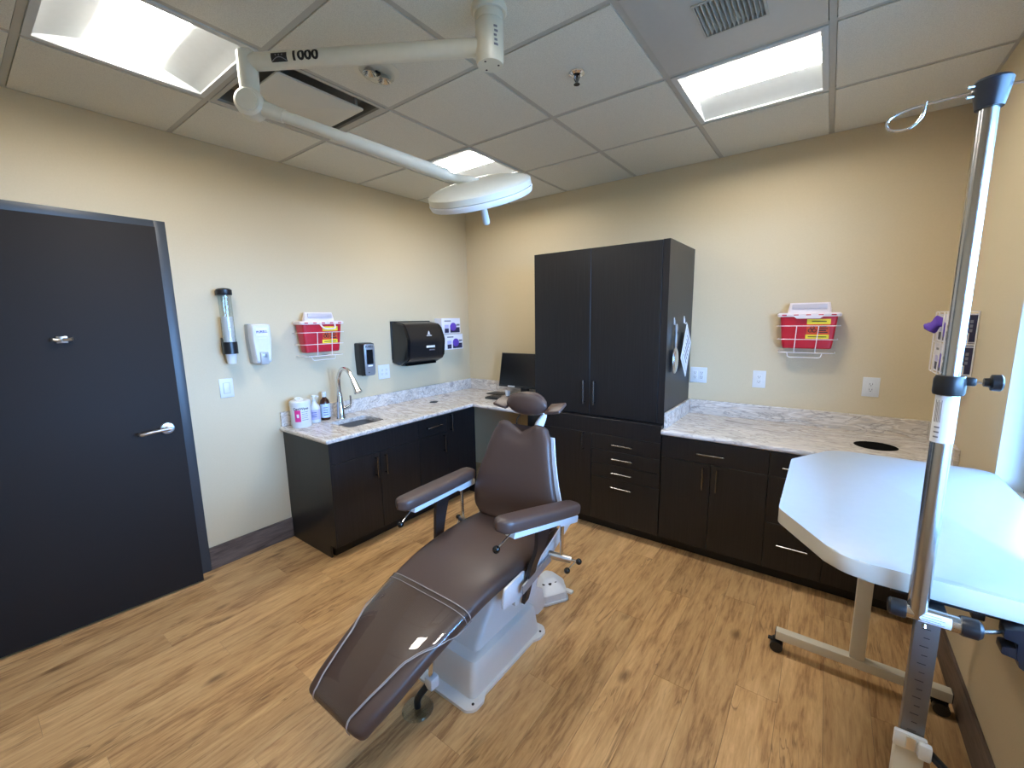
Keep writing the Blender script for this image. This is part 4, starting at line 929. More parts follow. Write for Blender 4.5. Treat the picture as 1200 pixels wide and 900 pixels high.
for k in range(5): obj('warning_mark', wrap_label(BM(), (cx, cy, 0), 0.0500, ca+0.30+0.04*(k % 2), ca+0.62-0.05*(k % 3), 2.515+0.014*k, 2.522+0.014*k, 6), 'inkgrey', cl)
ZA = 2.535; E1 = Vector((1.291, -2.579, ZA)); C1 = Vector((cx, cy, ZA)); d1 = (E1-C1).normalized()
arm = obj('upper_arm', tube(BM(), [C1+d1*0.03, C1+d1*0.06, C1.lerp(E1, 0.5), E1], 0.0275, 24, 0, radii=lambda s: 0.029), 'ivory', t)
nn = Vector((0.536, -0.844, 0)); rt = Vector((0.844, 0.536, 0)); ra = 0.0294
def on_arm(bm, s, dz=0.0):
    o = E1.lerp(C1, 0)+rt*s
    for v in bm.verts:
        a = (v.co.y+dz)/ra; v.co = o + rt*v.co.x + nn*(ra*math.cos(a)+v.co.z) + Vector((0,0,1))*(ra*math.sin(a))
    return bm
bm = BM(); bmesh.ops.create_grid(bm, x_segments=6, y_segments=8, size=0.5)
for v in bm.verts: v.co = Vector((v.co.x*0.060, v.co.y*0.030, 0))
lg = obj('logo_block', on_arm(bm, 0.140, -0.005), 'ink', arm)
bm = BM()
P = [Vector((-0.028+0.056*k/10, -0.011+0.013*math.sin(math.pi*k/10), 0.0004)) for k in range(11)]; P2 = [p-Vector((0, 0.003, 0)) for p in P]
for k in range(10): bm.faces.new([bm.verts.new(q) for q in (P2[k], P2[k+1], P[k+1], P[k])])
for xx in (-0.012, 0.0, 0.012): bm.faces.new([bm.verts.new(Vector(q)) for q in ((xx-0.003, 0.010, 0.0004), (xx+0.003, 0.010, 0.0004), (xx, 0.003, 0.0004))])
obj('logo_mark', on_arm(bm, 0.140, -0.005), 'inkgrey', lg, smooth=False)
bm = text_bm('1000', 0.043, 0.0018)
bmesh.ops.triangulate(bm, faces=bm.faces[:])
for k in range(-8, 9): bmesh.ops.bisect_plane(bm, geom=bm.verts[:]+bm.edges[:]+bm.faces[:], plane_co=(0, k*0.0025, 0), plane_no=(0, 1, 0))
for v in bm.verts: v.co.z = 0.0006; v.co.x *= 1.22
obj('lettering', on_arm(bm, 0.236, -0.004), 'ink', arm, smooth=False)
el = obj('elbow_post', lathe(BM(), (E1.x, E1.y, 0), [(0.0, ZA+0.036), (0.030, ZA+0.035), (0.035, ZA+0.028), (0.0345, ZA-0.06), (0.031, ZA-0.12), (0.0, ZA-0.12)], 28), 'ivory', t)
K = Vector((E1.x, E1.y, 2.392)); J = Vector((1.795, -2.055, 2.165)); d2 = (J-K).normalized()
ax = d2.cross(Vector((0,0,1))).normalized()
kn = obj('knuckle', lathe(BM(), K, [(0.0, -0.036), (0.040, -0.036), (0.050, -0.028), (0.052, 0.0), (0.050, 0.028), (0.040, 0.036), (0.0, 0.036)], 32, Matrix((d2, ax.cross(d2), ax)).transposed()), 'ivory', t)
for s in (-1, 1): obj('knuckle_cover', lathe(BM(), K+ax*s*0.036, [(0.0, -0.002), (0.036, -0.002), (0.034, 0.003), (0.0, 0.003)] , 28, Matrix((d2, ax.cross(d2)*s, ax*s)).transposed()), 'ivory', kn)
a2 = obj('lower_arm', cyl(BM(), K+d2*0.03, J, 0.0215, n=24), 'ivory', t)
LA = (J-K).length
obj('arm_sleeve', cyl(BM(), K+d2*0.045, K+d2*0.115, 0.0285, 0.0245, 24), 'ivory', a2)
obj('arm_sleeve', cyl(BM(), K+d2*LA*0.46, K+d2*LA*0.99, 0.0255, 0.0255, 24), 'ivory', a2)
HCn = Vector((1.897, -1.985, 2.105)); N_ = (Vector((0,0,0.89))+0.42*Vector((0.65,-0.76,0))+0.20*Vector((-0.8,-0.6,0))).normalized()
ux, uy = frame_of(N_); HM = Matrix((ux, N_.cross(ux), N_)).transposed(); HR_ = 0.215
hd = obj('lamp_head', lathe(BM(), HCn, [(0.0, 0.042), (0.06, 0.041), (0.13, 0.036), (0.19, 0.024), (HR_-0.006, 0.017), (HR_, 0.012), (HR_, -0.010), (HR_-0.003, -0.012), (0.0, -0.012)], 56, HM), 'ivory', t)
obj('rim_ring', lathe(BM(), HCn, [(HR_-0.02, -0.0125), (HR_+0.0015, -0.0125), (HR_+0.003, -0.018), (HR_-0.002, -0.034), (HR_-0.02, -0.037), (HR_-0.02, -0.0125)], 56, HM), 'white', hd)
obj('front_lens', lathe(BM(), HCn, [(0.0, -0.014), (HR_-0.021, -0.014), (HR_-0.021, -0.034), (0.0, -0.034)], 48, HM), 'lamplens', hd)
obj('sterile_handle', lathe(BM(), HCn, [(0.0, -0.034), (0.020, -0.034), (0.016, -0.042), (0.0145, -0.060), (0.0155, -0.128), (0.012, -0.136), (0.0, -0.138)], 20, HM), 'white', t)
pk = HCn+HM @ Vector((0, 0, 0.03))
obj('yoke', tube(BM(), [J-d2*0.02, J+d2*0.03, pk.lerp(J, 0.35), pk], 0.018, 14, 4), 'ivory', t)

# ================================================================== TREATMENT CHAIR
X0 = 1.86
ch = thing('treatment_chair', 'brown upholstered reclining treatment chair with armrests on a white pedestal', 'treatment chair', (X0, -2.03, 0))
# base plate
hwp = 0.208
half = [(hwp-0.03, -2.325), (hwp, -2.30), (hwp, -2.245), (hwp-0.018, -2.215), (hwp-0.018, -1.85), (hwp, -1.815), (hwp, -1.765), (hwp-0.03, -1.735)]
poly = [(X0+a, b) for a, b in half] + [(X0-a, b) for a, b in reversed(half)]
bp = obj('base_plate', prism(BM(), roundpoly(poly, 0.03), 'z', 0.0005, 0.014, 0.002), 'chairwhite', ch)
bm = BM()
for a, b in ((hwp-0.025, -2.285), (-hwp+0.025, -2.285), (hwp-0.022, -1.78), (-hwp+0.022, -1.78)): cyl(bm, (X0+a, b, 0.013), (X0+a, b, 0.0155), 0.006, n=10)
obj('bolt_heads', bm, 'ink', bp)
def rect(hw, y0, y1, z, r): return [Vector((p[0], p[1], z)) for p in roundpoly([(X0-hw, y0), (X0+hw, y0), (X0+hw, y1), (X0-hw, y1)], r, 6)]
bm = BM(); loft(bm, [rect(0.176, -2.275, -1.765, 0.013, 0.03), rect(0.168, -2.258, -1.775, 0.10, 0.03), rect(0.162, -2.248, -1.780, 0.138, 0.03), rect(0.155, -2.240, -1.785, 0.150, 0.03), rect(0.128, -2.195, -1.795, 0.158, 0.03), rect(0.119, -2.13, -1.81, 0.235, 0.03), rect(0.112, -2.06, -1.82, 0.30, 0.03), rect(0.105, -2.02, -1.83, 0.345, 0.03)])
obj('pedestal_cover', bm, 'ped', ch, 30)
obj('lift_column', box(BM(), (X0-0.085, -2.0, 0.34), (X0+0.085, -1.84, 0.44), 0.01), 'chairwhite', ch)
# seat + leg cushion
PROF = [(-1.66, 0.532, 0.235), (-1.75, 0.540, 0.250), (-1.87, 0.542, 0.256), (-2.0, 0.540, 0.252), (-2.14, 0.533, 0.242), (-2.24, 0.518, 0.233), (-2.34, 0.493, 0.224), (-2.45, 0.457, 0.211), (-2.56, 0.415, 0.197), (-2.66, 0.371, 0.183), (-2.73, 0.340, 0.170), (-2.768, 0.318, 0.160)]
def prof_at(y):
    for k in range(len(PROF)-1):
        a, b = PROF[k], PROF[k+1]
        if b[0] <= y <= a[0]:
            u = (y-a[0])/(b[0]-a[0]); return a[1]+(b[1]-a[1])*u, a[2]+(b[2]-a[2])*u
    return (PROF[-1][1], PROF[-1][2]) if y < PROF[-1][0] else (PROF[0][1], PROF[0][2])
def fine_prof(k=5):
    P = smooth_path([(a, b, c) for a, b, c in PROF], k); return [(p.x, p.y, p.z) for p in P]
def xsec(y, z, hw, th, tilt, n=36, ex=5.0, k=1.0):
    """superellipse section; th thickness measured along the surface normal"""
    nx = Vector((0, -math.sin(tilt), math.cos(tilt))); c = Vector((X0, y, z)) - nx*th/2; out = []
    for j in range(n):
        a = 2*math.pi*j/n; ca, sa = math.cos(a), math.sin(a)
        px = math.copysign(abs(ca)**(2/ex), ca)*hw*k; pz = math.copysign(abs(sa)**(2/3.2), sa)*th/2*k
        out.append(c + Vector((px, 0, 0)) + nx*pz)
    return out
FP = fine_prof()
TH_ = 0.082
def tilt_at(i):
    a, b = FP[max(i-1, 0)], FP[min(i+1, len(FP)-1)]; return math.atan2(a[1]-b[1], a[0]-b[0])
rings = []
for i, (y, z, hw) in enumerate(FP):
    tl = tilt_at(i); rings.append(xsec(y, z, hw, TH_, tl))
def endcap(ring0, d, steps=((0.010, 0.975), (0.020, 0.90), (0.027, 0.76), (0.030, 0.50))):
    c = sum(ring0, Vector())/len(ring0); return [[c + (p-c)*Vector((1-(1-k)*0.35, 1, 1)).x if False else Vector((c.x+(p.x-c.x)*(1-(1-k)*0.42), c.y+(p.y-c.y)*k, c.z+(p.z-c.z)*k)) + d*s for p in ring0] for s, k in steps]
tl = tilt_at(len(FP)-1); dirf = -Vector((0, math.cos(tl), math.sin(tl)))
dirb = Vector((0, 1, 0))
full = [r for r in reversed(endcap(rings[0], dirb))] + rings + endcap(rings[-1], dirf)
bm = BM(); loft(bm, full); seat = obj('seat_cushion', bm, 'leather', ch, 60)
# clear foot cover (thin sheet) with welted edge
def cover_pt(y, z, hw, tl, a, off):
    nx = Vector((0, -math.sin(tl), math.cos(tl))); c = Vector((X0, y, z)) - nx*TH_/2; ca, sa = math.cos(a), math.sin(a)
    px = math.copysign(abs(ca)**(2/5.0), ca)*(hw+off); pz = math.copysign(abs(sa)**(2/3.2), sa)*(TH_/2+off)
    return c + Vector((px, 0, 0)) + nx*pz
def amin(u):   # angular reach down the side: whole side at the seam, inside the top edge at the foot
    pts = [(0.0, -0.35), (0.12, -0.15), (0.25, 0.30), (0.34, 0.80), (0.45, 1.08), (0.7, 1.20), (1.0, 1.26)]
    for k in range(len(pts)-1):
        if pts[k][0] <= u <= pts[k+1][0]:
            q = (u-pts[k][0])/(pts[k+1][0]-pts[k][0]); return pts[k][1]+(pts[k+1][1]-pts[k][1])*q
    return pts[-1][1]
idx = [i for i, p in enumerate(FP) if p[0] <= -2.335]
grid = []; NA = 40
for q, i in enumerate(idx):
    y, z, hw = FP[i]; u = q/(len(idx)-1); tl = tilt_at(i); a0 = amin(u)
    grid.append([cover_pt(y, z, hw, tl, a0+(math.pi-2*a0)*k/NA, 0.004+0.004*math.sin(math.pi*u)) for k in range(NA+1)])
lastu = grid[-1]; tlf = tilt_at(len(FP)-1)
nrm = Vector((0, -math.sin(tlf), math.cos(tlf)))
for s, dn in ((0.012, 0.002), (0.024, 0.010), (0.032, 0.024), (0.034, 0.045)):
    grid.append([p + dirf*s - nrm*dn for p in lastu])
bm = BM(); loft(bm, grid, closed=False, caps=False); cv = obj('foot_cover', bm, 'film', ch, 60, label='clear vinyl cover sheet over the leg rest')
for e_, nm in ((0, 'welt'), (NA, 'welt')):
    obj(nm, tube(BM(), [r[e_] for r in grid], 0.002, 6), 'welt', cv)
    obj(nm, tube(BM(), [r[e_].lerp(r[NA//2], 0.035) + Vector((0,0,0.001)) for r in grid], 0.0014, 5), 'welt', cv)
obj('welt', tube(BM(), grid[0], 0.002, 6), 'welt', cv); obj('welt', tube(BM(), grid[1], 0.0014, 5), 'welt', cv)
# underside shell
bm = BM(); box(bm, (X0-0.13, -2.30, 0.400), (X0+0.13, -1.70, 0.452), 0.012); obj('seat_frame', bm, 'chairwhite', ch)
apply_tilt = Matrix.Translation((X0, -2.40, 0.400)) @ Matrix.Rotation(R_(22), 4, 'X')
obj('leg_frame', apply(box(BM(), (-0.12, -0.30, -0.03), (0.12, 0.02, -0.005), 0.006), apply_tilt), 'black', ch)
for s in (1, -1):
    sp = obj('side_panel', prism(BM(), roundpoly([(-2.172, 0.402), (-2.026, 0.392), (-2.008, 0.500), (-2.157, 0.486)], 0.014), 'x', X0+s*0.252, X0+s*0.262, 0.002), 'chairwhite', ch)
    sp2 = obj('side_plate', prism(BM(), roundpoly([(-2.075, 0.355), (-1.92, 0.345), (-1.86, 0.46), (-2.06, 0.45)], 0.012), 'x', X0+s*0.225, X0+s*0.250, 0.002), 'chairwhite', ch)
    obj('side_arm', prism(BM(), roundpoly([(-1.98, 0.40), (-1.60, 0.56-(0.07 if s < 0 else 0)), (-1.60, 0.62-(0.10 if s < 0 else 0)), (-2.00, 0.46)], 0.012), 'x', X0+s*0.262, X0+s*0.270, 0.002), 'chairwhite', ch)
# backrest
BK = [(-1.735, 0.545, 0.225), (-1.728, 0.575, 0.256), (-1.722, 0.62, 0.266), (-1.722, 0.68, 0.258), (-1.715, 0.76, 0.236), (-1.695, 0.84, 0.212), (-1.672, 0.92, 0.190), (-1.650, 0.98, 0.173), (-1.640, 1.010, 0.155)]
BKs = [(p.x, p.y, p.z) for p in smooth_path(BK, 4)]
rings = []; nb = 40
for i, (y, z, hw) in enumerate(BKs):
    a, b = BKs[max(i-1, 0)], BKs[min(i+1, len(BKs)-1)]; td = Vector((0, b[0]-a[0], b[1]-a[1])).normalized(); nf = Vector((0, -td.z, td.y))
    ring = []; th = 0.075
    for j in range(nb):
        q = 2*math.pi*j/nb; cq, sq = math.cos(q), math.sin(q)
        px = math.copysign(abs(cq)**(2/4.5), cq)*hw; pf = math.copysign(abs(sq)**(2/3.0), sq)*th/2
        u = px/hw; topf = max(0.0, (z-0.93)/0.08)
        zdip = -0.046*min(topf, 1.15)*(0.5+0.5*math.cos(math.pi*min(1.0, abs(u)/0.72)))
        ring.append(Vector((X0+px, y, z)) + nf*(pf-0.0) + Vector((0, 0, zdip)) + nf*(0.010*abs(u)**2))
    rings.append(ring)
def capz(r, d, steps):
    c = sum(r, Vector())/len(r); return [[Vector((c.x+(p.x-c.x)*(1-(1-k)*0.22), c.y+(p.y-c.y)*k, p.z)) + d*s for p in r] for s, k in steps]
full = [r for r in reversed(capz(rings[0], Vector((0, 0, -1)), ((0.012, 0.9), (0.020, 0.6))))] + rings + capz(rings[-1], Vector((0, 0.1, 1)).normalized(), ((0.012, 0.92), (0.021, 0.72), (0.026, 0.40)))
bm = BM(); loft(bm, full); back = obj('backrest', bm, 'leather', ch, 60)
bm = BM()
rr_ = []
for (y, z, hw) in BKs[4:-4:2]:
    hwb = hw-0.004; rr_.append([Vector((X0+a, y+0.036+b, z)) for a, b in ((-hwb, 0.0), (hwb, 0.0), (hwb, 0.007), (-hwb, 0.007))])
loft(bm, rr_); obj('back_shell', bm, 'chairwhite', ch)
# headrest
hc = Vector((X0, -1.60, 1.145))
bm = BM()
rings = []; nn_ = 28
for i in range(15):
    u = -1+2*i/14; px = 0.124*math.sin(u*math.pi/2)**1 if abs(u) > 0.7 else 0.124*u*1.273; s = max(0.0, 1-abs(px/0.1245)**2.3)**0.55; s = max(s, 0.05)
    fwd = 0.016*abs(u)**2
    rings.append([hc + Vector((px, -fwd + 0.046*s*math.cos(2*math.pi*j/nn_), 0.068*s*math.sin(2*math.pi*j/nn_)*(1.0+0.0*u) - 0.008*abs(u)**2 + (0.012*(1-u*u)*-1 if math.sin(2*math.pi*j/nn_) > 0.9 else 0))) for j in range(nn_)])
loft(bm, rings); hr = obj('headrest', bm, 'leather', ch, 60)
for s in (-1, 1):
    m_ = Matrix.Translation((X0+s*0.163, -1.59, 1.128)) @ Matrix.Rotation(R_(-s*10), 4, 'Y') @ Matrix.Rotation(R_(20), 4, 'X')
    obj('head_wing', apply(box(BM(), (-0.045, -0.045, -0.009), (0.045, 0.045, 0.009), 0.007, 3), m_), 'leather', hr)
br = obj('headrest_bracket', tube(BM(), [(X0+0.045, -1.585, 0.985), (X0+0.058, -1.575, 1.03), (X0+0.085, -1.565, 1.085)], 0.02, 14, 4, radii=lambda s: 0.012+0.012*math.sin(s*math.pi)), 'chairwhite', ch)
obj('bracket_hinge', cyl(BM(), (X0+0.015, -1.60, 0.992), (X0+0.065, -1.60, 0.998), 0.013, n=14), 'chrome', br)
obj('bracket_block', box(BM(), (X0-0.01, -1.615, 0.975), (X0+0.03, -1.575, 0.99), 0.004), 'chairwhite', br)
obj('headrest_post', box(BM(), (X0-0.02, -1.575, 0.93), (X0+0.05, -1.56, 1.12), 0.004), 'black', ch)
obj('cable', tube(BM(), [(X0-0.05, -1.60, 1.075), (X0-0.075, -1.60, 1.03), (X0-0.05, -1.60, 0.985)], 0.003, 6, 5), 'black', ch)
# arms
def armrest(f, b, s, zdrop):
    f, b = Vector(f), Vector(b); d = (b-f).normalized(); side = Vector((0,0,1)).cross(d).normalized(); up = d.cross(side)
    Ln = (b-f).length; rings = []; n = 28
    for i in range(25):
        u = i/24; e = min(u, 1-u)*Ln
        k = (1-(1-min(1, e/0.045))**2)**0.5 if e < 0.045 else 1.0; k = max(k, 0.08)
        c = f + d*(Ln*u); wd = (0.045+0.006*math.sin(u*math.pi))*max(k, 0.12); hg = 0.030*(0.55+0.45*k)
        rings.append([c + side*math.copysign(abs(math.cos(a))**0.55, math.cos(a))*wd + up*math.copysign(abs(math.sin(a))**0.6, math.sin(a))*hg for a in [2*math.pi*j/n for j in range(n)]])
    bm = BM(); loft(bm, rings); pad = obj('arm_pad', bm, 'leather', ch, 60)
    m_ = basis(f, d, side)
    pm = lambda bm: apply(bm, m_)
    rail = obj('arm_rail', pm(prism(BM(), roundpoly([(0.08, -0.058), (0.085, -0.034), (Ln-0.01, -0.034), (Ln-0.01, -0.066), (Ln-0.14, -0.066), (Ln-0.15, -0.056)], 0.005), 'y', -0.024, 0.024, 0.0015)), 'chairwhite', ch)
    # release lever with ball
    p0 = f + d*0.085 - up*0.045; p1 = f + d*0.012 - up*0.092
    lv = obj('arm_lever', cyl(BM(), p0, p1, 0.0035, n=10), 'chrome', ch); obj('lever_ball', ball(BM(), p1, 0.0155, 16), 'gloss_black', lv)
    return f, d, side, up, Ln
aL = armrest((1.575, -2.245, 0.738), (1.535, -1.690, 0.727), -1, 0)
aR = armrest((2.135, -2.215, 0.793), (2.197, -1.690, 0.690), 1, 0)
for s, (f, d, side, up, Ln) in ((-1, aL), (1, aR)):
    xo = X0+s*0.285
    q = f + d*(Ln-0.10) - up*0.06
    obj('arm_rod', cyl(BM(), q, (q.x-s*0.005, q.y, 0.47), 0.0085, n=14), 'chrome', ch)
    # strap upright
    p = f + d*(Ln*0.52) - up*0.05
    bm = BM(); A_ = [(p.x, p.y-0.035, p.z), (p.x, p.y-0.045, p.z-0.09), (xo, p.y-0.07, 0.50), (X0+s*0.268, p.y-0.09, 0.36)]
    rr2 = []
    for k, pt in enumerate(smooth_path(A_, 5)):
        wv = 0.078-0.052*k/15; rr2.append([pt+Vector((-0.009, 0, 0)), pt+Vector((0.009, 0, 0)), pt+Vector((0.009, wv*1.3, 0.01)), pt+Vector((-0.009, wv*1.3, 0.01))])
    loft(bm, rr2); obj('arm_upright', bm, 'leather_dark', ch, 60, label='dark brown arm upright')
    # clamp with lever bar and two ball knobs
    cq = Vector((q.x-s*0.005, q.y, 0.478))
    cb = obj('arm_clamp', cyl(BM(), cq-Vector((s*0.055, 0.03, -0.01)), cq+Vector((s*0.040, 0.02, -0.012)), 0.019, 0.016, 20), 'nickel', ch)
    kp = cq+Vector((s*0.040, 0.02, -0.012))
    obj('knob_stem', cyl(BM(), kp, kp+Vector((s*0.022, 0.012, -0.006)), 0.006, n=10), 'chrome', cb); obj('lever_ball', ball(BM(), kp+Vector((s*0.032, 0.016, -0.006)), 0.0145, 16), 'gloss_black', cb)
    obj('knob_stem', cyl(BM(), kp+Vector((s*0.02, 0.01, -0.006)), kp+Vector((s*0.0, -0.03, -0.035)), 0.003, n=8), 'chrome', cb); obj('lever_ball', ball(BM(), kp+Vector((s*-0.002, -0.034, -0.038)), 0.0145, 16), 'gloss_black', cb)
    e0 = cq-Vector((s*0.040, 0.03, 0.0)); e1 = Vector((X0+s*0.292, -2.075, 0.452))
    bm = BM(); dd_ = (e1-e0); rr3 = [[e + Vector((0, 0, a)) + Vector((s*b, 0, 0)) for a, b in ((-0.018, -0.004), (0.018, -0.004), (0.018, 0.004), (-0.018, 0.004))] for e in (e0, e1)]
    loft(bm, rr3); obj('clamp_bar', bm, 'silver', cb)
# foot control at the rear of the base
FCP = [(1.955, -1.610), (2.040, -1.475), (1.955, -1.365), (1.835, -1.400), (1.835, -1.560)]
fcx, fcy = 1.925, -1.48
fsc = lambda k, dx=0.0, dy=0.0: roundpoly([(fcx+(p[0]-fcx)*k+dx, fcy+(p[1]-fcy)*k+dy) for p in FCP], 0.025)
fco = obj('foot_control', prism(BM(), fsc(1.0), 'z', 0.003, 0.014, 0.002), 'chairwhite', ch)
bm = BM(); loft(bm, [[Vector((p[0], p[1], z)) for p in fsc(k, dx, dy)] for k, dx, dy, z in ((0.90, 0, 0, 0.014), (0.88, 0, 0, 0.052), (0.84, -0.003, 0.002, 0.058), (0.42, -0.030, 0.015, 0.100), (0.36, -0.032, 0.016, 0.102))])
obj('control_housing', bm, 'chairwhite', fco)
for a, b, zz in ((0.012, -0.030, 0.080), (0.026, 0.004, 0.080), (-0.012, -0.052, 0.078)): obj('button', lathe(BM(), (fcx+a, fcy+b, zz), [(0.0, 0.0), (0.011, 0.0), (0.010, 0.008), (0.0, 0.009)], 14), 'black', fco)
obj('pedal', box(BM(), (fcx+0.085, fcy+0.010, 0.040), (fcx+0.130, fcy+0.038, 0.054), 0.004), 'chairwhite', fco)
obj('rear_cover', prism(BM(), roundpoly([(-1.86, 0.12), (-1.70, 0.03), (-1.62, 0.03), (-1.66, 0.16), (-1.80, 0.26)], 0.02), 'x', X0+0.0, X0+0.12, 0.008), 'chairwhite', ch)
# clear foot disc under the leg rest
gx, gy = X0+0.005, -2.425
gl = obj('floor_disc', lathe(BM(), (gx, gy, 0), [(0.0, 0.001), (0.062, 0.001), (0.064, 0.004), (0.058, 0.010), (0.0, 0.012)], 32), 'acrylic', ch)
obj('disc_stem', tube(BM(), [(gx, gy, 0.012), (gx, gy+0.005, 0.05), (gx+0.02, gy+0.045, 0.095)], 0.014, 12, 3), 'black', gl)
obj('disc_block', box(BM(), (gx+0.012, gy+0.03, 0.085), (gx+0.055, gy+0.075, 0.135), 0.006), 'chairwhite', gl)
obj('disc_rod', cyl(BM(), (gx+0.03, gy+0.05, 0.13), (gx+0.02, gy+0.10, 0.385), 0.010, n=12), 'chrome', gl)

# ================================================================== WHITE TABLE
TZ = 1.0; TT = 0.046
tb = thing('overbed_table', 'white height-adjustable table with chamfered corners on cream legs by the window', 'table', (3.31, -1.66, 0))
TP = [(3.018, -1.395), (3.018, -1.94), (3.165, -2.165), (3.624, -2.165), (3.624, -1.155), (3.155, -1.155)]
bm = BM(); prism(bm, roundpoly(TP, [0.06, 0.06, 0.10, 0.05, 0.05, 0.08], 5), 'z', TZ-TT, TZ-0.001, 0.006, 2)
tt = obj('table_top', bm, 'table', tb, 30); tt.data.materials.append(MT['table_edge_warm'])
for pgn in tt.data.polygons:
    if abs(pgn.normal.z) < 0.75: pgn.material_index = 1  # side faces get the top's laminate with warm light painted in
bm = BM(); cI = (3.32, -1.66)
P_ = [(cI[0]+(p[0]-cI[0])*1.0005, cI[1]+(p[1]-cI[1])*1.0005) for p in TP]
LX, LYF, LYN = 3.307, -1.205, -2.135
for yy, nm in ((LYF, 'far'), (LYN, 'near')):
    lx = LX if nm == 'far' else 3.330
    ft = obj('foot_bar', box(BM(), (3.01, yy-0.021, 0.062), (3.60, yy+0.021, 0.104), 0.003), 'tleg', tb)
    for xx in (3.01, 3.60):
        obj('bar_cap', box(BM(), (xx-0.003, yy-0.019, 0.064), (xx+0.003, yy+0.019, 0.102), 0.001), 'black', ft)
    for s, xx in ((-1, 3.018), (1, 3.575)):
        cs = obj('caster', cyl(BM(), (xx-0.002, yy-0.030, 0.0265), (xx-0.002, yy-0.008, 0.0265), 0.026, n=24), 'black', ft)
        obj('caster_wheel', cyl(BM(), (xx-0.002, yy+0.006, 0.0265), (xx-0.002, yy+0.028, 0.0265), 0.026, n=24), 'black', cs)
        obj('caster_fork', box(BM(), (xx-0.02, yy-0.007, 0.018), (xx+0.02, yy+0.006, 0.062), 0.003), 'black', cs)
        obj('brake_tab', box(BM(), (xx-0.038, yy-0.012, 0.044), (xx-0.012, yy+0.010, 0.052), 0.002), 'black', cs)
    ztop = 0.575
    lg = obj('leg_sleeve', box(BM(), (lx-0.026, yy-0.018, 0.104), (lx+0.026, yy+0.018, ztop), 0.004), 'tleg', tb)
    iz = obj('leg_inner', box(BM(), (lx-0.021, yy-0.013, ztop), (lx+0.021, yy+0.013, TZ-TT-0.012), 0.002), 'grey_rule', tb)
    bm = BM()
    for k in range(14): box(bm, (lx-0.004 if k % 2 else lx-0.009, yy-0.0136, ztop+0.03+k*0.022), (lx+0.006, yy-0.0128, ztop+0.0315+k*0.022))
    obj('scale_marks', bm, 'ink', iz, smooth=False)
    cl_ = obj('leg_clip', box(BM(), (lx-0.032, yy-0.026, ztop-0.016), (lx+0.026, yy-0.014, ztop+0.026), 0.004), 'white', tb)
    obj('clip_latch', box(BM(), (lx+0.010, yy-0.036, ztop-0.020), (lx+0.034, yy-0.020, ztop+0.020), 0.005), 'white', cl_)
    obj('clip_tongue', box(BM(), (lx-0.010, yy-0.029, ztop-0.010), (lx+0.006, yy-0.0255, ztop+0.022), 0.001), 'steel', cl_)
    obj('clip_lever', apply(box(BM(), (0.0, -0.010, -0.006), (0.075, 0.014, 0.006), 0.004), Matrix.Translation((lx+0.030, yy-0.02, ztop-0.004)) @ Matrix.Rotation(R_(42), 4, 'Y')), 'navy', cl_)
    obj('top_bracket', box(BM(), (lx-0.07, yy-0.02, TZ-TT-0.012), (lx+0.07, yy+0.02, TZ-TT-0.0005), 0.002), 'black', tb)
# under-table accessory rail
rl = obj('accessory_rail', cyl(BM(), (3.30, -2.128, TZ-TT-0.020), (3.50, -2.128, TZ-TT-0.020), 0.004, n=8), 'black', tb)
obj('rail_bracket', box(BM(), (3.395, -2.14, TZ-TT-0.032), (3.415, -2.10, TZ-TT-0.0005), 0.002), 'black', rl)
rk = obj('rail_knob', prism(BM(), roundpoly([(3.432, TZ-TT-0.032), (3.432, TZ-TT-0.012), (3.462, TZ-TT-0.002), (3.478, TZ-TT-0.002), (3.478, TZ-TT-0.095), (3.458, TZ-TT-0.085), (3.456, TZ-TT-0.070), (3.432, TZ-TT-0.066), (3.432, TZ-TT-0.050), (3.452, TZ-TT-0.046), (3.452, TZ-TT-0.034)], 0.002), 'y', -2.185, -2.150, 0.002), 'navy', rl)

# ================================================================== IV POLE
PX, PY = 3.300, -2.200
ip = thing('infusion_pole', 'chrome telescoping infusion pole with wire hooks clamped to the white table', 'infusion pole', (PX, PY, 0.92))
lt = obj('lower_tube', cyl(BM(), (PX, PY, 0.925), (PX, PY, 1.44), 0.0172, n=32), 'pole', ip)
obj('upper_tube', cyl(BM(), (PX, PY, 1.40), (PX, PY, 1.955), 0.0137, n=32), 'pole', ip)
col_ = obj('collar', lathe(BM(), (PX, PY, 0), [(0.0145, 1.416), (0.0225, 1.416), (0.024, 1.420), (0.024, 1.446), (0.021, 1.454), (0.0145, 1.454), (0.0145, 1.416)], 32), 'black', ip)
obj('collar_boss', box(BM(), (PX+0.018, PY-0.009, 1.436), (PX+0.036, PY+0.009, 1.452), 0.003), 'black', col_)
obj('knob_screw', cyl(BM(), (PX+0.034, PY, 1.444), (PX+0.050, PY, 1.444), 0.0025, n=10), 'chrome', col_)
obj('collar_knob', lathe(BM(), (PX+0.046, PY, 1.444), [(0.0, 0.0), (0.008, 0.0), (0.009, 0.008), (0.0155, 0.010), (0.0160, 0.022), (0.013, 0.025), (0.0, 0.025)], 16, Matrix.Rotation(R_(90), 3, 'Y')), 'black', col_)
pc = math.atan2(CAM.y-PY, CAM.x-PX)
lb = obj('paper_label', wrap_label(BM(), (PX, PY, 0), 0.0180, pc-1.35, pc+1.35, 1.318, 1.414, 20), 'paper', ip)
for k in range(5): obj('print_line', wrap_label(BM(), (PX, PY, 0), 0.0184, pc-0.95+0.14*k, pc-0.90+0.14*k, 1.36, 1.405-0.004*(k % 2), 3), 'inkgrey', lb)
for k in range(3): obj('print_line', wrap_label(BM(), (PX, PY, 0), 0.0184, pc-0.8, pc-0.3, 1.328+k*0.010, 1.331+k*0.010, 4), 'inkgrey', lb)
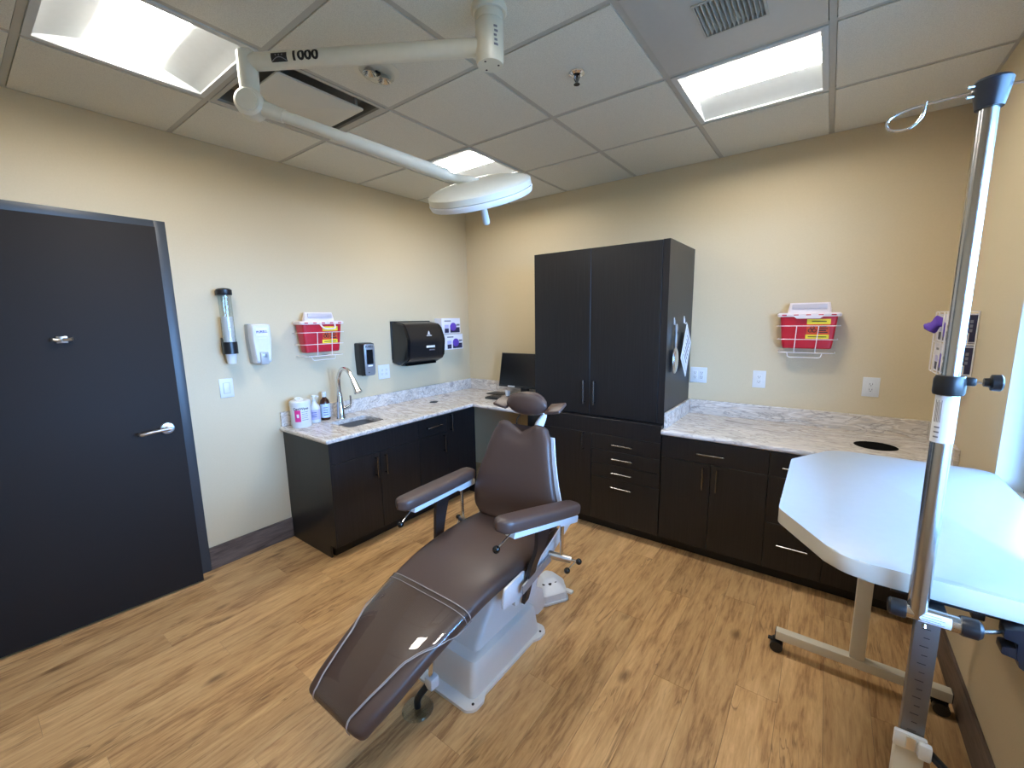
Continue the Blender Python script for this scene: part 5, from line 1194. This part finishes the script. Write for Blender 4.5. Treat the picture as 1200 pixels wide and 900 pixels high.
cap = obj('top_cap', lathe(BM(), (PX, PY, 0), [(0.0, 1.944), (0.019, 1.944), (0.026, 1.980), (0.027, 1.988), (0.023, 1.993), (0.0, 1.994)], 28), 'navy', ip)
hz_ = 1.978
for s in (-1, 1):
    pts = [(PX+s*0.02, PY, hz_), (PX+s*0.075, PY, hz_-0.002), (PX+s*0.115, PY, hz_-0.006), (PX+s*0.140, PY-0.004, hz_-0.020), (PX+s*0.136, PY-0.012, hz_-0.040), (PX+s*0.110, PY-0.018, hz_-0.046), (PX+s*0.092, PY-0.02, hz_-0.030), (PX+s*0.088, PY-0.02, hz_-0.004)]
    obj('bag_hook', tube(BM(), pts, 0.0024, 10, 6), 'chrome', ip)
for zz in (1.968, 1.985): obj('cap_screw', cyl(BM(), (PX-0.0245, PY-0.012, zz-0.002), (PX-0.034, PY-0.016, zz-0.002), 0.003, n=8), 'chrome', cap)
# clamp cylinder at the foot of the pole
cz = 0.932
bc = obj('clamp_barrel', cyl(BM(), (PX-0.018, PY, cz+0.001), (PX+0.068, PY, cz-0.001), 0.0165, n=28), 'chrome', ip)
obj('barrel_cap', lathe(BM(), (PX-0.018, PY, cz), [(0.0, 0.0), (0.0185, 0.0), (0.0190, -0.003), (0.0185, -0.026), (0.014, -0.030), (0.0, -0.030)], 24, Matrix.Rotation(R_(90), 3, 'Y')), 'black', bc)
obj('barrel_cap', lathe(BM(), (PX+0.066, PY, cz), [(0.0, 0.0), (0.0190, 0.0), (0.0205, 0.004), (0.0200, 0.026), (0.015, 0.032), (0.0, 0.032)], 24, Matrix.Rotation(R_(90), 3, 'Y')), 'black', bc)
obj('clamp_rod', cyl(BM(), (PX+0.096, PY, cz-0.002), (3.44, PY+0.035, cz-0.004), 0.004, n=10), 'chrome', bc)
bm = BM(); n_ = 10
rg_ = lambda x: [Vector((x, PY-0.0170*math.cos(a), cz+0.0170*math.sin(a))) for a in [-0.7+1.6*k/n_ for k in range(n_+1)]]
loft(bm, [rg_(PX+0.002), rg_(PX+0.052)], closed=False, caps=False); bl = obj('barrel_label', bm, 'paper', bc)
bm = BM()
for k in range(4):
    a = -0.35+0.3*k; p = Vector((PX+0.006, PY-0.0172*math.cos(a), cz+0.0172*math.sin(a))); tube(bm, [p, p+Vector((0.036-0.006*(k % 2), 0, 0))], 0.0006, 4)
obj('print_line', bm, 'inkgrey', bl)
obj('set_screw', cyl(BM(), (PX+0.012, PY-0.012, cz-0.016), (PX+0.012, PY-0.016, cz-0.022), 0.004, n=8), 'chrome', bc)
obj('clamp_jaw', box(BM(), (PX+0.02, PY+0.012, cz-0.012), (PX+0.05, PY+0.075, cz+0.010), 0.003), 'black', bc)
